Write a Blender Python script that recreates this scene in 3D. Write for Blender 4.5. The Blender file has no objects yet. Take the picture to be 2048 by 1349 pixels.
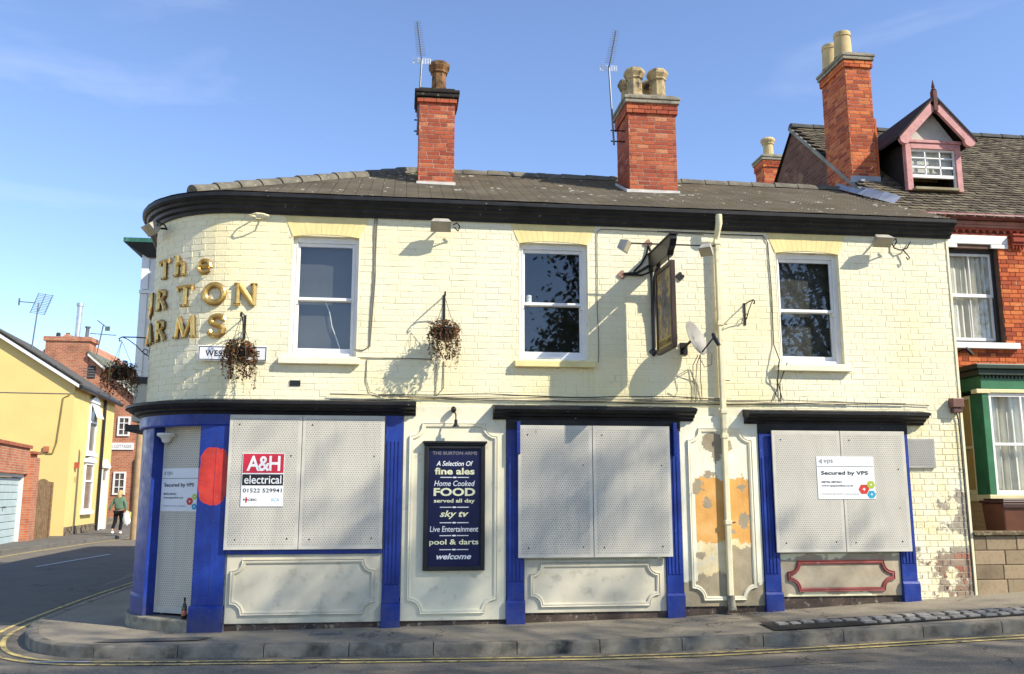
import bpy, math, random
from mathutils import Vector, Matrix
random.seed(7)
sc = bpy.context.scene
COL = sc.collection
rad = math.radians
PI = math.pi

# ------------------------------------------------------------------ camera
cam_d = bpy.data.cameras.new('camera'); cam = bpy.data.objects.new('camera', cam_d); COL.objects.link(cam)
cam_d.sensor_width = 36.0; cam_d.lens = 36.0 * 1800 / 2048
cam_d.clip_start = 0.1; cam_d.clip_end = 2000
CAM = Vector((0, -11.5, 1.63))
cam.location = CAM
cam.rotation_euler = (rad(90) + math.atan(311 / 1800.0), 0, rad(-7.0))
sc.camera = cam

# ------------------------------------------------------------------ sky and sun
SUN = Vector((1.4, -1.0, 1.33)).normalized()          # towards the sun
w = bpy.data.worlds.new('World'); sc.world = w; w.use_nodes = True
wn, wl = w.node_tree.nodes, w.node_tree.links
bg = wn['Background']
sky = wn.new('ShaderNodeTexSky'); sky.sky_type = 'NISHITA'; sky.sun_disc = False
sky.sun_elevation = math.asin(SUN.z); sky.sun_rotation = math.atan2(SUN.x, SUN.y)
sky.air_density = 1.0; sky.dust_density = 0.15; sky.ozone_density = 2.8; sky.altitude = 1200
# thin wisps of high cloud
tc = wn.new('ShaderNodeTexCoord'); mp = wn.new('ShaderNodeMapping')
mp.inputs['Scale'].default_value = (1.3, 1.0, 5.0); mp.inputs['Rotation'].default_value = (0, rad(24), 0)
wl.new(tc.outputs['Generated'], mp.inputs['Vector'])
ns = wn.new('ShaderNodeTexNoise'); ns.inputs['Scale'].default_value = 1.9; ns.inputs['Detail'].default_value = 7
ns.inputs['Roughness'].default_value = 0.55; ns.inputs['Distortion'].default_value = 0.6
wl.new(mp.outputs['Vector'], ns.inputs['Vector'])
rp = wn.new('ShaderNodeValToRGB'); rp.color_ramp.elements[0].position = 0.54; rp.color_ramp.elements[1].position = 0.95
rp.color_ramp.elements[1].color = (0.34, 0.34, 0.34, 1)
wl.new(ns.outputs['Fac'], rp.inputs['Fac'])
mx = wn.new('ShaderNodeMixRGB'); mx.inputs[2].default_value = (5.0, 5.4, 6.2, 1)
wl.new(rp.outputs['Color'], mx.inputs[0]); wl.new(sky.outputs['Color'], mx.inputs[1])
tn = wn.new('ShaderNodeMixRGB'); tn.blend_type = 'MULTIPLY'; tn.inputs[0].default_value = 1.0; tn.inputs[2].default_value = (0.96, 0.93, 0.98, 1)
wl.new(mx.outputs['Color'], tn.inputs[1]); wl.new(tn.outputs['Color'], bg.inputs['Color']); bg.inputs['Strength'].default_value = 0.15
sd = bpy.data.lights.new('sun', 'SUN'); sun = bpy.data.objects.new('sun', sd); COL.objects.link(sun)
sd.energy = 3.9; sd.angle = rad(0.53); sd.color = (1.0, 0.93, 0.80)
sun.rotation_euler = (-SUN).to_track_quat('-Z', 'Y').to_euler(); sun.location = (20, -20, 30)
sc.view_settings.view_transform = 'Standard'; sc.view_settings.look = 'None'
sc.view_settings.exposure = 0.85; sc.view_settings.gamma = 1.0
sc.render.engine = 'CYCLES'
sc.render.resolution_x = 1024; sc.render.resolution_y = 674

# ------------------------------------------------------------------ helpers
LOC = {}
def reg(o, v): LOC[o.name] = Vector(v)
def loc_of(o): return LOC.get(o.name, Vector((0, 0, 0)))
def thing(name, label, cat, loc=(0, 0, 0), group=None):
    o = bpy.data.objects.new(name, None); COL.objects.link(o); o.location = loc
    o.empty_display_size = 0.1
    o['label'] = label; o['category'] = cat
    if group: o['group'] = group
    reg(o, loc); return o
def tag(o, label, cat, group=None):
    o['label'] = label; o['category'] = cat
    if group: o['group'] = group
    return o
def structure(o): o['kind'] = 'structure'; return o

class MB:
    def __init__(s): s.v = []; s.f = []; s.m = []; s.cm = 0
    def add(s, vs, fs):
        n = len(s.v); s.v += [tuple(a) for a in vs]
        s.f += [tuple(n + i for i in f) for f in fs]; s.m += [s.cm] * len(fs); return s
    def quad(s, a, b, c, d): return s.add([a, b, c, d], [(0, 1, 2, 3)])
    def box(s, x0, x1, y0, y1, z0, z1):
        return s.add([(x0, y0, z0), (x1, y0, z0), (x1, y1, z0), (x0, y1, z0), (x0, y0, z1), (x1, y0, z1), (x1, y1, z1), (x0, y1, z1)],
                     [(3, 2, 1, 0), (4, 5, 6, 7), (0, 1, 5, 4), (1, 2, 6, 5), (2, 3, 7, 6), (3, 0, 4, 7)])
    def obox(s, O, U, V, N, u0, u1, v0, v1, n0, n1):
        O, U, V, N = Vector(O), Vector(U), Vector(V), Vector(N)
        P = lambda a, b, c: O + U * a + V * b + N * c
        return s.add([P(u0, v0, n0), P(u1, v0, n0), P(u1, v0, n1), P(u0, v0, n1), P(u0, v1, n0), P(u1, v1, n0), P(u1, v1, n1), P(u0, v1, n1)],
                     [(3, 2, 1, 0), (4, 5, 6, 7), (0, 1, 5, 4), (1, 2, 6, 5), (2, 3, 7, 6), (3, 0, 4, 7)])
    def prism(s, pts, d):          # polygon pts (3D) extruded by vector d
        n = len(pts); d = Vector(d); a = [Vector(p) for p in pts]
        return s.add(a + [p + d for p in a], [tuple(range(n - 1, -1, -1)), tuple(range(n, 2 * n))] + [(i, (i + 1) % n, n + (i + 1) % n, n + i) for i in range(n)])
    def tube(s, pts, r, n=6, cap=True):
        pts = [Vector(p) for p in pts]; rs = r if isinstance(r, (list, tuple)) else [r] * len(pts)
        rings = []; up = None
        for i, p in enumerate(pts):
            t = (pts[min(i + 1, len(pts) - 1)] - pts[max(i - 1, 0)])
            t = t.normalized() if t.length > 1e-9 else Vector((0, 0, 1))
            if up is None: up = Vector((0, 0, 1)) if abs(t.z) < .9 else Vector((1, 0, 0))
            a = t.cross(up)
            if a.length < 1e-6: a = t.cross(Vector((0, 1, 0.1)))
            a.normalize(); b = a.cross(t).normalized(); up = b
            rings.append([p + (a * math.cos(2 * PI * k / n) + b * math.sin(2 * PI * k / n)) * rs[i] for k in range(n)])
        vs = [q for R in rings for q in R]; fs = []
        for i in range(len(rings) - 1):
            for k in range(n): fs.append((i * n + k, i * n + (k + 1) % n, (i + 1) * n + (k + 1) % n, (i + 1) * n + k))
        if cap: fs.append(tuple(range(n - 1, -1, -1))); fs.append(tuple((len(rings) - 1) * n + k for k in range(n)))
        return s.add(vs, fs)
    def lathe(s, c, prof, n=12, ph=0.0):     # prof (r,z) upwards
        vs = []; fs = []
        for r, z in prof:
            for k in range(n): vs.append((c[0] + r * math.cos(2 * PI * k / n + ph), c[1] + r * math.sin(2 * PI * k / n + ph), c[2] + z))
        for i in range(len(prof) - 1):
            for k in range(n): fs.append((i * n + k, i * n + (k + 1) % n, (i + 1) * n + (k + 1) % n, (i + 1) * n + k))
        fs.append(tuple(range(n - 1, -1, -1))); fs.append(tuple((len(prof) - 1) * n + k for k in range(n)))
        return s.add(vs, fs)
    def blob(s, c, r, n=8, m=5, jit=0.0):
        vs = []; fs = []
        for i in range(m + 1):
            a = PI * i / m
            for k in range(n):
                j = 1 + random.uniform(-jit, jit)
                vs.append((c[0] + r[0] * math.sin(a) * math.cos(2 * PI * k / n) * j, c[1] + r[1] * math.sin(a) * math.sin(2 * PI * k / n) * j, c[2] - r[2] * math.cos(a) * j))
        for i in range(m):
            for k in range(n): fs.append((i * n + k, i * n + (k + 1) % n, (i + 1) * n + (k + 1) % n, (i + 1) * n + k))
        return s.add(vs, fs)
    def mesh(s, name, mats, off=Vector((0, 0, 0)), smooth=False):
        me = bpy.data.meshes.new(name)
        me.from_pydata([(a[0] - off[0], a[1] - off[1], a[2] - off[2]) for a in s.v], [], s.f)
        for m in (mats if isinstance(mats, (list, tuple)) else [mats]): me.materials.append(m)
        if any(s.m): me.polygons.foreach_set('material_index', s.m)
        if smooth:
            me.polygons.foreach_set('use_smooth', [True] * len(me.polygons))
            me.set_sharp_from_angle(angle=rad(38))
        me.update(); return me
    def build(s, name, mats, parent=None, smooth=False, bevel=0.0, seg=2, at=None):
        off = loc_of(parent) if parent else Vector(at or (0, 0, 0))
        o = bpy.data.objects.new(name, s.mesh(name, mats, off, smooth)); COL.objects.link(o)
        if parent: o.parent = parent
        else: o.location = off
        reg(o, off)
        if bevel:
            b = o.modifiers.new('bevel', 'BEVEL'); b.width = bevel; b.segments = seg; b.limit_method = 'ANGLE'; b.angle_limit = rad(40)
        return o
def box(name, mat, parent, *b, bevel=0.0): return MB().box(*b).build(name, mat, parent, bevel=bevel)

def lerp(tab, x):
    if x <= tab[0][0]: return tab[0][1]
    for (a, b), (c, d) in zip(tab, tab[1:]):
        if x <= c: return b + (d - b) * (x - a) / (c - a)
    return tab[-1][1]

# ribbon: profile [(offset, height)] swept along a 2D path lying in frame O,U,V (height along N)
def ribbon(mb, path, prof, O, U, V, N, closed=False):
    O, U, V, N = Vector(O), Vector(U), Vector(V), Vector(N); n = len(path); rows = []
    for i, p in enumerate(path):
        a = path[i - 1] if (closed or i > 0) else None
        b = path[(i + 1) % n] if (closed or i < n - 1) else None
        ds = []
        if a: d = Vector((p[0] - a[0], p[1] - a[1])); ds.append(d.normalized())
        if b: d = Vector((b[0] - p[0], b[1] - p[1])); ds.append(d.normalized())
        nn = [Vector((-d.y, d.x)) for d in ds]
        m = sum(nn, Vector((0, 0)))
        m = m.normalized() if m.length > 1e-6 else nn[0]
        k = 1.0 / max(0.45, m.dot(nn[0]))
        rows.append([O + U * (p[0] + m.x * o * k) + V * (p[1] + m.y * o * k) + N * h for o, h in prof])
    vs = [q for r in rows for q in r]; c = len(prof); fs = []
    for i in range(n if closed else n - 1):
        j = (i + 1) % n
        for k in range(c - 1): fs.append((i * c + k, i * c + k + 1, j * c + k + 1, j * c + k))
    if not closed: fs.append(tuple(range(c))); fs.append(tuple((n - 1) * c + k for k in range(c - 1, -1, -1)))
    mb.add(vs, fs)

def notched(x0, x1, z0, z1, r, n=5):      # rectangle path with concave corners
    P = []
    for cx, cz, a0 in ((x0, z0, 90), (x1, z0, 180), (x1, z1, 270), (x0, z1, 0)):
        for k in range(n + 1):
            a = rad(a0 - 90.0 * k / n); P.append((cx + r * math.cos(a), cz + r * math.sin(a)))
    return P

# ---- plan of the corner building: straight front, rounded corner, side wall
XT, RC, TH = -2.1, 1.33, rad(82)
S_ARC = XT - RC * TH
def M(s, p=0.0):
    if s >= XT: return (s, -p)
    th = (XT - s) / RC
    if th <= TH: return (XT - (RC + p) * math.sin(th), RC - (RC + p) * math.cos(th))
    e = S_ARC - s
    return (XT - (RC + p) * math.sin(TH) - math.cos(TH) * e, RC - (RC + p) * math.cos(TH) + math.sin(TH) * e)
def ang(s): return -min(max((XT - s) / RC, 0), TH)
def M3(s, p, z): a = M(s, p); return (a[0], a[1], z)
def samples(s0, s1):
    L = {s0, s1}
    for k in range(27):
        t = XT - RC * TH * k / 26
        if s0 < t < s1: L.add(t)
    x = max(s0, XT) + 0.6
    while x < s1 - .2: L.add(x); x += 0.6
    return sorted(L)
def strip(mb, s0, s1, prof, jit=0.0):        # closed profile (p,z) swept along the facade line
    S = samples(s0, s1); c = len(prof)
    vs = [M3(s, p, z + random.uniform(-jit, jit)) for s in S for p, z in prof]; fs = []
    for i in range(len(S) - 1):
        for k in range(c): fs.append((i * c + k, i * c + (k + 1) % c, (i + 1) * c + (k + 1) % c, (i + 1) * c + k))
    fs.append(tuple(range(c - 1, -1, -1))); fs.append(tuple((len(S) - 1) * c + k for k in range(c)))
    mb.add(vs, fs); return mb

# ------------------------------------------------------------------ materials
class NT:
    def __init__(s, name):
        s.mat = bpy.data.materials.new(name); s.mat.use_nodes = True
        s.n, s.l = s.mat.node_tree.nodes, s.mat.node_tree.links
        s.b = s.n['Principled BSDF']; s.out = s.n['Material Output']
        s._pos = None
    def set(s, sock, val):
        if hasattr(val, 'is_output') or hasattr(val, 'links'): s.l.new(val, sock)
        elif isinstance(val, (tuple, list)) and len(val) == 3 and sock.type == 'RGBA': sock.default_value = (*val, 1)
        else: sock.default_value = val
    def pos(s):
        if s._pos is None: s._pos = s.n.new('ShaderNodeNewGeometry').outputs['Position']
        return s._pos
    def xyz(s):
        q = s.n.new('ShaderNodeSeparateXYZ'); s.l.new(s.pos(), q.inputs[0]); return q.outputs
    def math(s, op, a, b=0.0, c=None, clamp=False):
        q = s.n.new('ShaderNodeMath'); q.operation = op; q.use_clamp = clamp
        s.set(q.inputs[0], a); s.set(q.inputs[1], b)
        if c is not None: s.set(q.inputs[2], c)
        return q.outputs[0]
    def mix(s, f, a, b, mode='MIX'):
        q = s.n.new('ShaderNodeMixRGB'); q.blend_type = mode
        s.set(q.inputs[0], f); s.set(q.inputs[1], a); s.set(q.inputs[2], b); return q.outputs[0]
    def noise(s, scale, detail=4, rough=.55, vec=None, dist=0.0, out='Fac'):
        q = s.n.new('ShaderNodeTexNoise'); q.inputs['Scale'].default_value = scale; q.inputs['Detail'].default_value = detail
        q.inputs['Roughness'].default_value = rough; q.inputs['Distortion'].default_value = dist
        s.l.new(vec if vec is not None else s.pos(), q.inputs['Vector']); return q.outputs[out]
    def vor(s, scale, vec=None, feature='F1', out='Distance'):
        q = s.n.new('ShaderNodeTexVoronoi'); q.feature = feature; q.inputs['Scale'].default_value = scale
        s.l.new(vec if vec is not None else s.pos(), q.inputs['Vector']); return q.outputs[out]
    def ramp(s, f, stops, interp='LINEAR'):
        q = s.n.new('ShaderNodeValToRGB'); q.color_ramp.interpolation = interp; e = q.color_ramp.elements
        while len(e) < len(stops): e.new(0.5)
        for k, (p, c) in enumerate(stops):
            e[k].position = p; e[k].color = (*c, 1) if isinstance(c, (tuple, list)) else (c, c, c, 1)
        s.set(q.inputs[0], f); return q.outputs[0]
    def step(s, f, a, b): return s.ramp(f, [(a, 0.0), (b, 1.0)])
    def scaled(s, v3, rot=(0, 0, 0), loc=(0, 0, 0)):
        q = s.n.new('ShaderNodeMapping'); q.inputs['Scale'].default_value = v3; q.inputs['Rotation'].default_value = rot
        q.inputs['Location'].default_value = loc
        s.l.new(s.pos(), q.inputs['Vector']); return q.outputs[0]
    def rnd(s):
        a = s.n.new('ShaderNodeNewGeometry').outputs['Random Per Island']; b = s.n.new('ShaderNodeObjectInfo').outputs['Random']
        return s.math('FRACT', s.math('ADD', a, b))
    def bump(s, h, strength=.3, dist=.01):
        q = s.n.new('ShaderNodeBump'); q.inputs['Strength'].default_value = strength; q.inputs['Distance'].default_value = dist
        s.l.new(h, q.inputs['Height']); s.l.new(q.outputs[0], s.b.inputs['Normal'])
    def fin(s, col, rough=.8, spec=.3, metal=0.0):
        s.set(s.b.inputs['Base Color'], col); s.set(s.b.inputs['Roughness'], rough)
        s.b.inputs['Specular IOR Level'].default_value = spec; s.set(s.b.inputs['Metallic'], metal); return s.mat

def simple(name, c, rough=.7, spec=.3, metal=0.0, var=.25, sc_=4.0, dirt=None, dsc=3.0, dthr=(.55, .75), bump=.1, bsc=60, bd=.004):
    t = NT(name); n = t.noise(sc_, 5)
    lo = tuple(x * (1 - var) for x in c); hi = tuple(min(1, x * (1 + var * .6)) for x in c)
    col = t.ramp(n, [(.3, lo), (.7, hi)])
    if dirt is not None: col = t.mix(t.step(t.noise(dsc, 8, .65), *dthr), col, dirt)
    if bump: t.bump(t.noise(bsc, 4), bump, bd)
    return t.fin(col, rough, spec, metal)

def m_cream():
    t = NT('cream_masonry_paint')
    n1 = t.noise(.55, 3); n2 = t.noise(6, 6); r = t.rnd()
    col = t.ramp(n1, [(.33, (.84, .73, .40)), (.5, (.84, .765, .52)), (.68, (.86, .80, .60))])
    col = t.mix(t.math('MULTIPLY', r, .12), col, (.78, .70, .40))
    col = t.mix(t.step(n2, .62, .80), col, (.70, .63, .44))
    chips = t.step(t.noise(34, 4, .6), .72, .76)
    col = t.mix(t.math('MULTIPLY', chips, .6), col, (.36, .31, .23))
    st = t.noise(1.0, 6, .6, vec=t.scaled((9, 9, .5)))
    col = t.mix(t.math('MULTIPLY', t.step(st, .60, .82), .28), col, (.46, .42, .30))
    runs = t.math('MULTIPLY', t.step(t.noise(1.0, 7, .7, vec=t.scaled((22, 22, .9))), .57, .75), t.step(t.noise(.9, 3), .48, .60))
    col = t.mix(t.math('MULTIPLY', runs, .6), col, (.40, .33, .20))
    t.bump(t.noise(38, 6, .65), .6, .010)
    return t.fin(col, .72, .25)
def m_joint():
    t = NT('painted_mortar'); n = t.noise(7, 6, .6)
    col = t.ramp(n, [(.46, (.83, .77, .54)), (.60, (.76, .69, .46)), (.68, (.50, .44, .30)), (.74, (.20, .17, .12))])
    return t.fin(col, .9, .1)
def m_red(name, stops, grain=.35, soot=0.0):
    t = NT(name); r = t.rnd()
    col = t.ramp(r, stops)
    col = t.mix(t.math('MULTIPLY', t.step(t.noise(22, 6, .6), .5, .7), grain), col, (.13, .05, .035))
    col = t.mix(t.math('MULTIPLY', t.step(t.noise(3.0, 6, .6), .55, .75), soot), col, (.05, .035, .03))
    col = t.mix(t.math('MULTIPLY', t.step(t.noise(9, 5), .66, .75), .5), col, (.55, .42, .32))
    t.bump(t.noise(90, 4), .4, .004)
    return t.fin(col, .85, .2)
def m_brickwall(name, ax, c1, c2, mortar, scale=1.0, bw=.225, bh=.075):
    t = NT(name); x, y, z = t.xyz()
    cb = t.n.new('ShaderNodeCombineXYZ'); t.l.new(x if ax == 'x' else y, cb.inputs[0]); t.l.new(z, cb.inputs[1])
    b = t.n.new('ShaderNodeTexBrick'); t.l.new(cb.outputs[0], b.inputs['Vector'])
    b.inputs['Scale'].default_value = 1.0; b.inputs['Brick Width'].default_value = bw; b.inputs['Row Height'].default_value = bh
    b.inputs['Mortar Size'].default_value = .009; b.inputs['Mortar Smooth'].default_value = .2; b.inputs['Bias'].default_value = 0
    t.set(b.inputs['Color1'], c1); t.set(b.inputs['Color2'], c2); t.set(b.inputs['Mortar'], mortar)
    col = t.mix(t.math('MULTIPLY', t.step(t.noise(1.1, 6, .65), .48, .72), .55), b.outputs['Color'], (.10, .045, .03))
    col = t.mix(t.math('MULTIPLY', t.step(t.noise(2.4, 6, .6), .58, .74), .5), col, (.52, .30, .16))
    iv = t.math('SUBTRACT', 1.0, b.outputs['Fac']); t.bump(iv, .6, .012)
    return t.fin(col, .88, .15)
def m_perf(name, axs=(1, 0), c=(.60, .56, .465)):
    # perforated steel sheet: staggered round holes; (u = x*axs0 + y*axs1)
    t = NT(name); x, y, z = t.xyz()
    u = t.math('ADD', t.math('MULTIPLY', x, axs[0]), t.math('MULTIPLY', y, axs[1])); P = .030
    def dots(ou, oz):
        a = t.math('SUBTRACT', t.math('FRACT', t.math('ADD', t.math('DIVIDE', u, P), ou)), .5)
        b = t.math('SUBTRACT', t.math('FRACT', t.math('ADD', t.math('DIVIDE', z, P * 1.732), oz)), .5)
        b = t.math('MULTIPLY', b, 1.732)
        return t.math('SQRT', t.math('ADD', t.math('MULTIPLY', a, a), t.math('MULTIPLY', b, b)))
    d = t.math('MINIMUM', dots(0, 0), dots(.5, .5))
    hole = t.step(d, .13, .24)
    base = t.ramp(t.noise(2.2, 5), [(.3, tuple(k * .86 for k in c)), (.7, c)])
    base = t.mix(t.math('MULTIPLY', t.step(t.noise(1.0, 6, .65, vec=t.scaled((7, 7, .6))), .48, .74), .45), base, tuple(k * .62 for k in c))
    base = t.mix(t.step(t.noise(11, 5, .65), .70, .73), base, (.24, .20, .15))
    col = t.mix(hole, (.13, .125, .11), base)
    t.bump(t.math('ADD', hole, t.math('MULTIPLY', t.noise(2.4, 3), 5.0)), .4, .003)
    return t.fin(col, .5, .4, .0)
def m_glass(name='window_glass', tint=(.8, .85, .85), refl=1.0):
    t = NT(name); n, l = t.n, t.l
    n.remove(t.b)
    tr = n.new('ShaderNodeBsdfTransparent'); tr.inputs[0].default_value = (*tint, 1)
    gl = n.new('ShaderNodeBsdfGlossy'); gl.inputs['Roughness'].default_value = .015; gl.inputs[0].default_value = (1, 1, 1, 1)
    bp = n.new('ShaderNodeBump'); bp.inputs['Strength'].default_value = .05; bp.inputs['Distance'].default_value = .02
    l.new(t.noise(1.6, 2), bp.inputs['Height']); l.new(bp.outputs[0], gl.inputs['Normal'])
    fr = n.new('ShaderNodeLayerWeight'); fr.inputs[0].default_value = .5
    f = t.math('ADD', .085 * refl, t.math('MULTIPLY', t.math('POWER', fr.outputs['Facing'], 5.0), .85), clamp=True)
    ms = n.new('ShaderNodeMixShader'); l.new(f, ms.inputs[0]); l.new(tr.outputs[0], ms.inputs[1]); l.new(gl.outputs[0], ms.inputs[2])
    l.new(ms.outputs[0], t.out.inputs['Surface']); return t.mat
def m_asphalt(name, dark, light, sp=.5):
    t = NT(name)
    n = t.noise(1.2, 6, .65); g2 = t.noise(75, 4, .75); g3 = t.noise(150, 3, .7)
    col = t.ramp(n, [(.3, dark), (.7, light)])
    col = t.mix(t.math('MULTIPLY', t.step(g2, .50, .66), sp), col, tuple(min(1, k * 1.9) for k in light))
    col = t.mix(t.math('MULTIPLY', t.math('SUBTRACT', 1.0, t.step(g2, .34, .48)), sp), col, tuple(k * .30 for k in dark))
    col = t.mix(t.math('MULTIPLY', t.step(g3, .55, .7), sp * .6), col, tuple(min(1, k * 2.0) for k in light))
    col = t.mix(t.math('MULTIPLY', t.step(t.noise(.5, 6, .7), .52, .7), .4), col, tuple(k * .5 for k in dark))
    wv = t.n.new('ShaderNodeTexVoronoi'); wv.feature = 'DISTANCE_TO_EDGE'; wv.inputs['Scale'].default_value = .55
    dv = t.n.new('ShaderNodeVectorMath'); dv.operation = 'ADD'; t.l.new(t.pos(), dv.inputs[0]); t.l.new(t.noise(2.2, 5, .6, out='Color'), dv.inputs[1]); t.l.new(dv.outputs[0], wv.inputs['Vector'])
    crack = t.math('MULTIPLY', t.math('LESS_THAN', wv.outputs['Distance'], .006), t.step(t.noise(.8, 3), .48, .56))
    col = t.mix(t.math('MULTIPLY', crack, .8), col, tuple(k * .2 for k in dark))
    col = t.mix(t.math('LESS_THAN', t.vor(3.1), .04), col, tuple(k * .35 for k in dark))
    t.bump(t.math('ADD', g2, g3), .7, .008)
    return t.fin(col, .88, .25)
def m_peel_black(name='flaking_black_paint', thr=.665):
    t = NT(name)
    st = t.noise(16, 7, .7, vec=t.scaled((1.0, 1.0, 2.2)))
    col = t.ramp(t.noise(5, 4), [(.3, (.008, .008, .009)), (.7, (.022, .022, .024))])
    col = t.mix(t.step(st, thr, thr + .035), col, (.55, .53, .47))
    t.bump(st, .3, .004)
    return t.fin(col, .5, .3)
def m_panel_c():
    # side panel: cream over bare orange paint, old cream and grey render, each with a torn edge
    t = NT('flaking_panel_render'); x, y, z = t.xyz()
    w1 = t.math('MULTIPLY', t.math('SUBTRACT', t.noise(7, 9, .72), .5), .42)
    zz = t.math('ADD', z, w1)
    cream = t.ramp(t.noise(4, 4), [(.3, (.80, .76, .56)), (.7, (.86, .82, .64))])
    orange = t.ramp(t.noise(3, 4), [(.3, (.62, .30, .075)), (.55, (.72, .38, .11)), (.75, (.76, .47, .19))])
    old = t.ramp(t.noise(6, 5), [(.35, (.72, .55, .27)), (.6, (.80, .68, .42)), (.7, (.66, .62, .52))])
    ren = t.ramp(t.noise(5, 6, .6), [(.3, (.30, .245, .155)), (.7, (.42, .35, .23))])
    low = t.math('ADD', t.math('MULTIPLY', t.math('GREATER_THAN', x, 4.2), .32), .62)     # render climbs higher right of the pipe
    col = t.mix(t.math('GREATER_THAN', zz, 1.0), old, orange)
    col = t.mix(t.math('GREATER_THAN', zz, low), ren, col)
    col = t.mix(t.math('GREATER_THAN', zz, 1.83), col, cream)
    inside = t.math('MULTIPLY', t.math('GREATER_THAN', x, 3.80), t.math('LESS_THAN', x, 4.53))
    rim = t.mix(t.math('GREATER_THAN', zz, .50), ren, cream)
    col = t.mix(inside, rim, col)
    wx = t.math('MULTIPLY', t.math('SUBTRACT', t.noise(14, 8, .7), .5), .30)
    for cx, cz, rx, rz in ((4.06, 2.28, .15, .13), (4.20, 2.22, .12, .10), (4.10, 2.10, .05, .1), (3.99, 1.86, .075, .055), (3.82, 1.70, .07, .1), (4.43, 1.68, .05, .05), (3.96, 1.50, .05, .08), (4.46, 1.27, .075, .11), (3.84, .83, .05, .05), (4.30, 1.13, .03, .03)):
        a = t.math('DIVIDE', t.math('ADD', t.math('SUBTRACT', x, cx), wx), rx); b = t.math('DIVIDE', t.math('SUBTRACT', z, cz), rz)
        d = t.math('ADD', t.math('MULTIPLY', a, a), t.math('MULTIPLY', b, b))
        col = t.mix(t.math('LESS_THAN', t.math('ADD', d, t.math('MULTIPLY', wx, 2.5)), 1.0), col, ren)
    col = t.mix(t.step(t.noise(30, 6, .7), .66, .70), col, (.50, .44, .33)); col = t.mix(t.math('MULTIPLY', t.step(t.noise(1, 6, .7, vec=t.scaled((14, 14, 1.2))), .52, .75), .35), col, (.30, .22, .13))
    q = t.n.new('ShaderNodeRGBToBW'); t.l.new(col, q.inputs[0]); t.bump(t.math('ADD', q.outputs[0], t.math('MULTIPLY', t.noise(40, 5), .4)), .6, .012)
    return t.fin(col, .85, .2)
def m_panel_3():
    t = NT('stripped_render'); n = t.noise(2.2, 6, .6)
    ren = t.ramp(t.noise(5, 6, .6), [(.3, (.36, .29, .19)), (.7, (.50, .43, .31))])
    x, y, z = t.xyz()
    e = t.math('MULTIPLY', t.math('ABSOLUTE', t.math('SUBTRACT', z, .57)), 1.3)
    f = t.step(t.math('ADD', n, t.math('SUBTRACT', e, .27)), .55, .57)
    col = t.mix(f, ren, (.82, .76, .50)); t.bump(t.noise(30, 5), .3, .006)
    return t.fin(col, .88, .15)
def m_blue(name, oval=False):
    # blue gloss worn by weather; on the corner pillar a red oval is sprayed over part of the face
    t = NT(name); x, y, z = t.xyz()
    col = t.ramp(t.noise(2.5, 5, .6), [(.3, (.006, .020, .150)), (.55, (.009, .035, .250)), (.75, (.015, .055, .330))])
    runs = t.noise(1.0, 6, .65, vec=t.scaled((16, 16, .7)))
    col = t.mix(t.math('MULTIPLY', t.step(runs, .50, .75), .55), col, (.022, .050, .24))
    if oval:
        wob = t.math('MULTIPLY', t.math('SUBTRACT', t.noise(9, 6), .5), .07)
        a = t.math('DIVIDE', t.math('ADD', t.math('SUBTRACT', x, -2.262), wob), .176)
        b = t.math('DIVIDE', t.math('ADD', t.math('SUBTRACT', z, 1.83), wob), .345)
        f = t.math('LESS_THAN', t.math('ADD', t.math('POWER', t.math('ABSOLUTE', a), 3.2), t.math('POWER', t.math('ABSOLUTE', b), 3.2)), 1.0)
        col = t.mix(f, col, t.ramp(t.noise(6, 6, .65), [(.3, (.50, .030, .020)), (.55, (.68, .050, .030)), (.75, (.72, .085, .05))]))
        col = t.mix(t.math('LESS_THAN', t.math('ABSOLUTE', t.math('SUBTRACT', t.math('ADD', x, t.math('MULTIPLY', t.noise(9, 3), .02)), -2.236)), .003), col, (.02, .02, .08))
    col = t.mix(t.step(t.noise(42, 6, .7), .655, .69), col, (.20, .24, .46))
    col = t.mix(t.step(t.noise(12, 7, .75), .69, .72), col, (.34, .34, .36))
    grime = t.math('MULTIPLY', t.step(t.math('ADD', t.noise(5, 6, .65), t.math('MULTIPLY', t.math('SUBTRACT', .45, z), .5)), .50, .78), .6)
    col = t.mix(grime, col, (.06, .06, .085))
    t.bump(t.noise(24, 5), .3, .006)
    return t.fin(col, t.ramp(t.noise(8, 4), [(.3, .32), (.7, .55)]), .4)

CREAM = m_cream(); JOINT = m_joint()
ARCH = simple('yellow_cream_paint', (.80, .66, .30), .75, var=.12, dirt=(.5, .4, .2), dthr=(.66, .8))
STALL = simple('shaded_cream_panel_paint', (.64, .585, .435), .7, var=.14, sc_=1.8, dirt=(.34, .30, .22), dsc=6, dthr=(.55, .82), bump=.2, bsc=40)  # cream of the low panels greyed: tree shade put into the colour, plus dirt
RENDER = simple('cream_render_paint', (.80, .735, .53), .7, var=.10, sc_=1.5, dirt=(.42, .37, .27), dsc=6, dthr=(.58, .82), bump=.15, bsc=40)
BLUE = m_blue('blue_gloss_paint'); BLUEO = m_blue('blue_paint_red_oval', True)
BLACKP = m_peel_black(); BLACKS = m_peel_black('badly_flaking_black_paint', .605)
BLACK = simple('black_iron', (.012, .012, .013), .45, .4, var=.4)
SHUT = m_perf('perforated_steel'); SHUTD = m_perf('perforated_steel_door', (.62, -.78), (.66, .60, .47))
FRAME = simple('white_frame_paint', (.80, .79, .76), .5, .4, var=.08, dirt=(.42, .40, .36), dsc=9, dthr=(.62, .8))
OFFW = simple('aged_white_paint', (.72, .70, .64), .6, .3, var=.12, dirt=(.35, .32, .27), dsc=8, dthr=(.58, .8))
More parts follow.
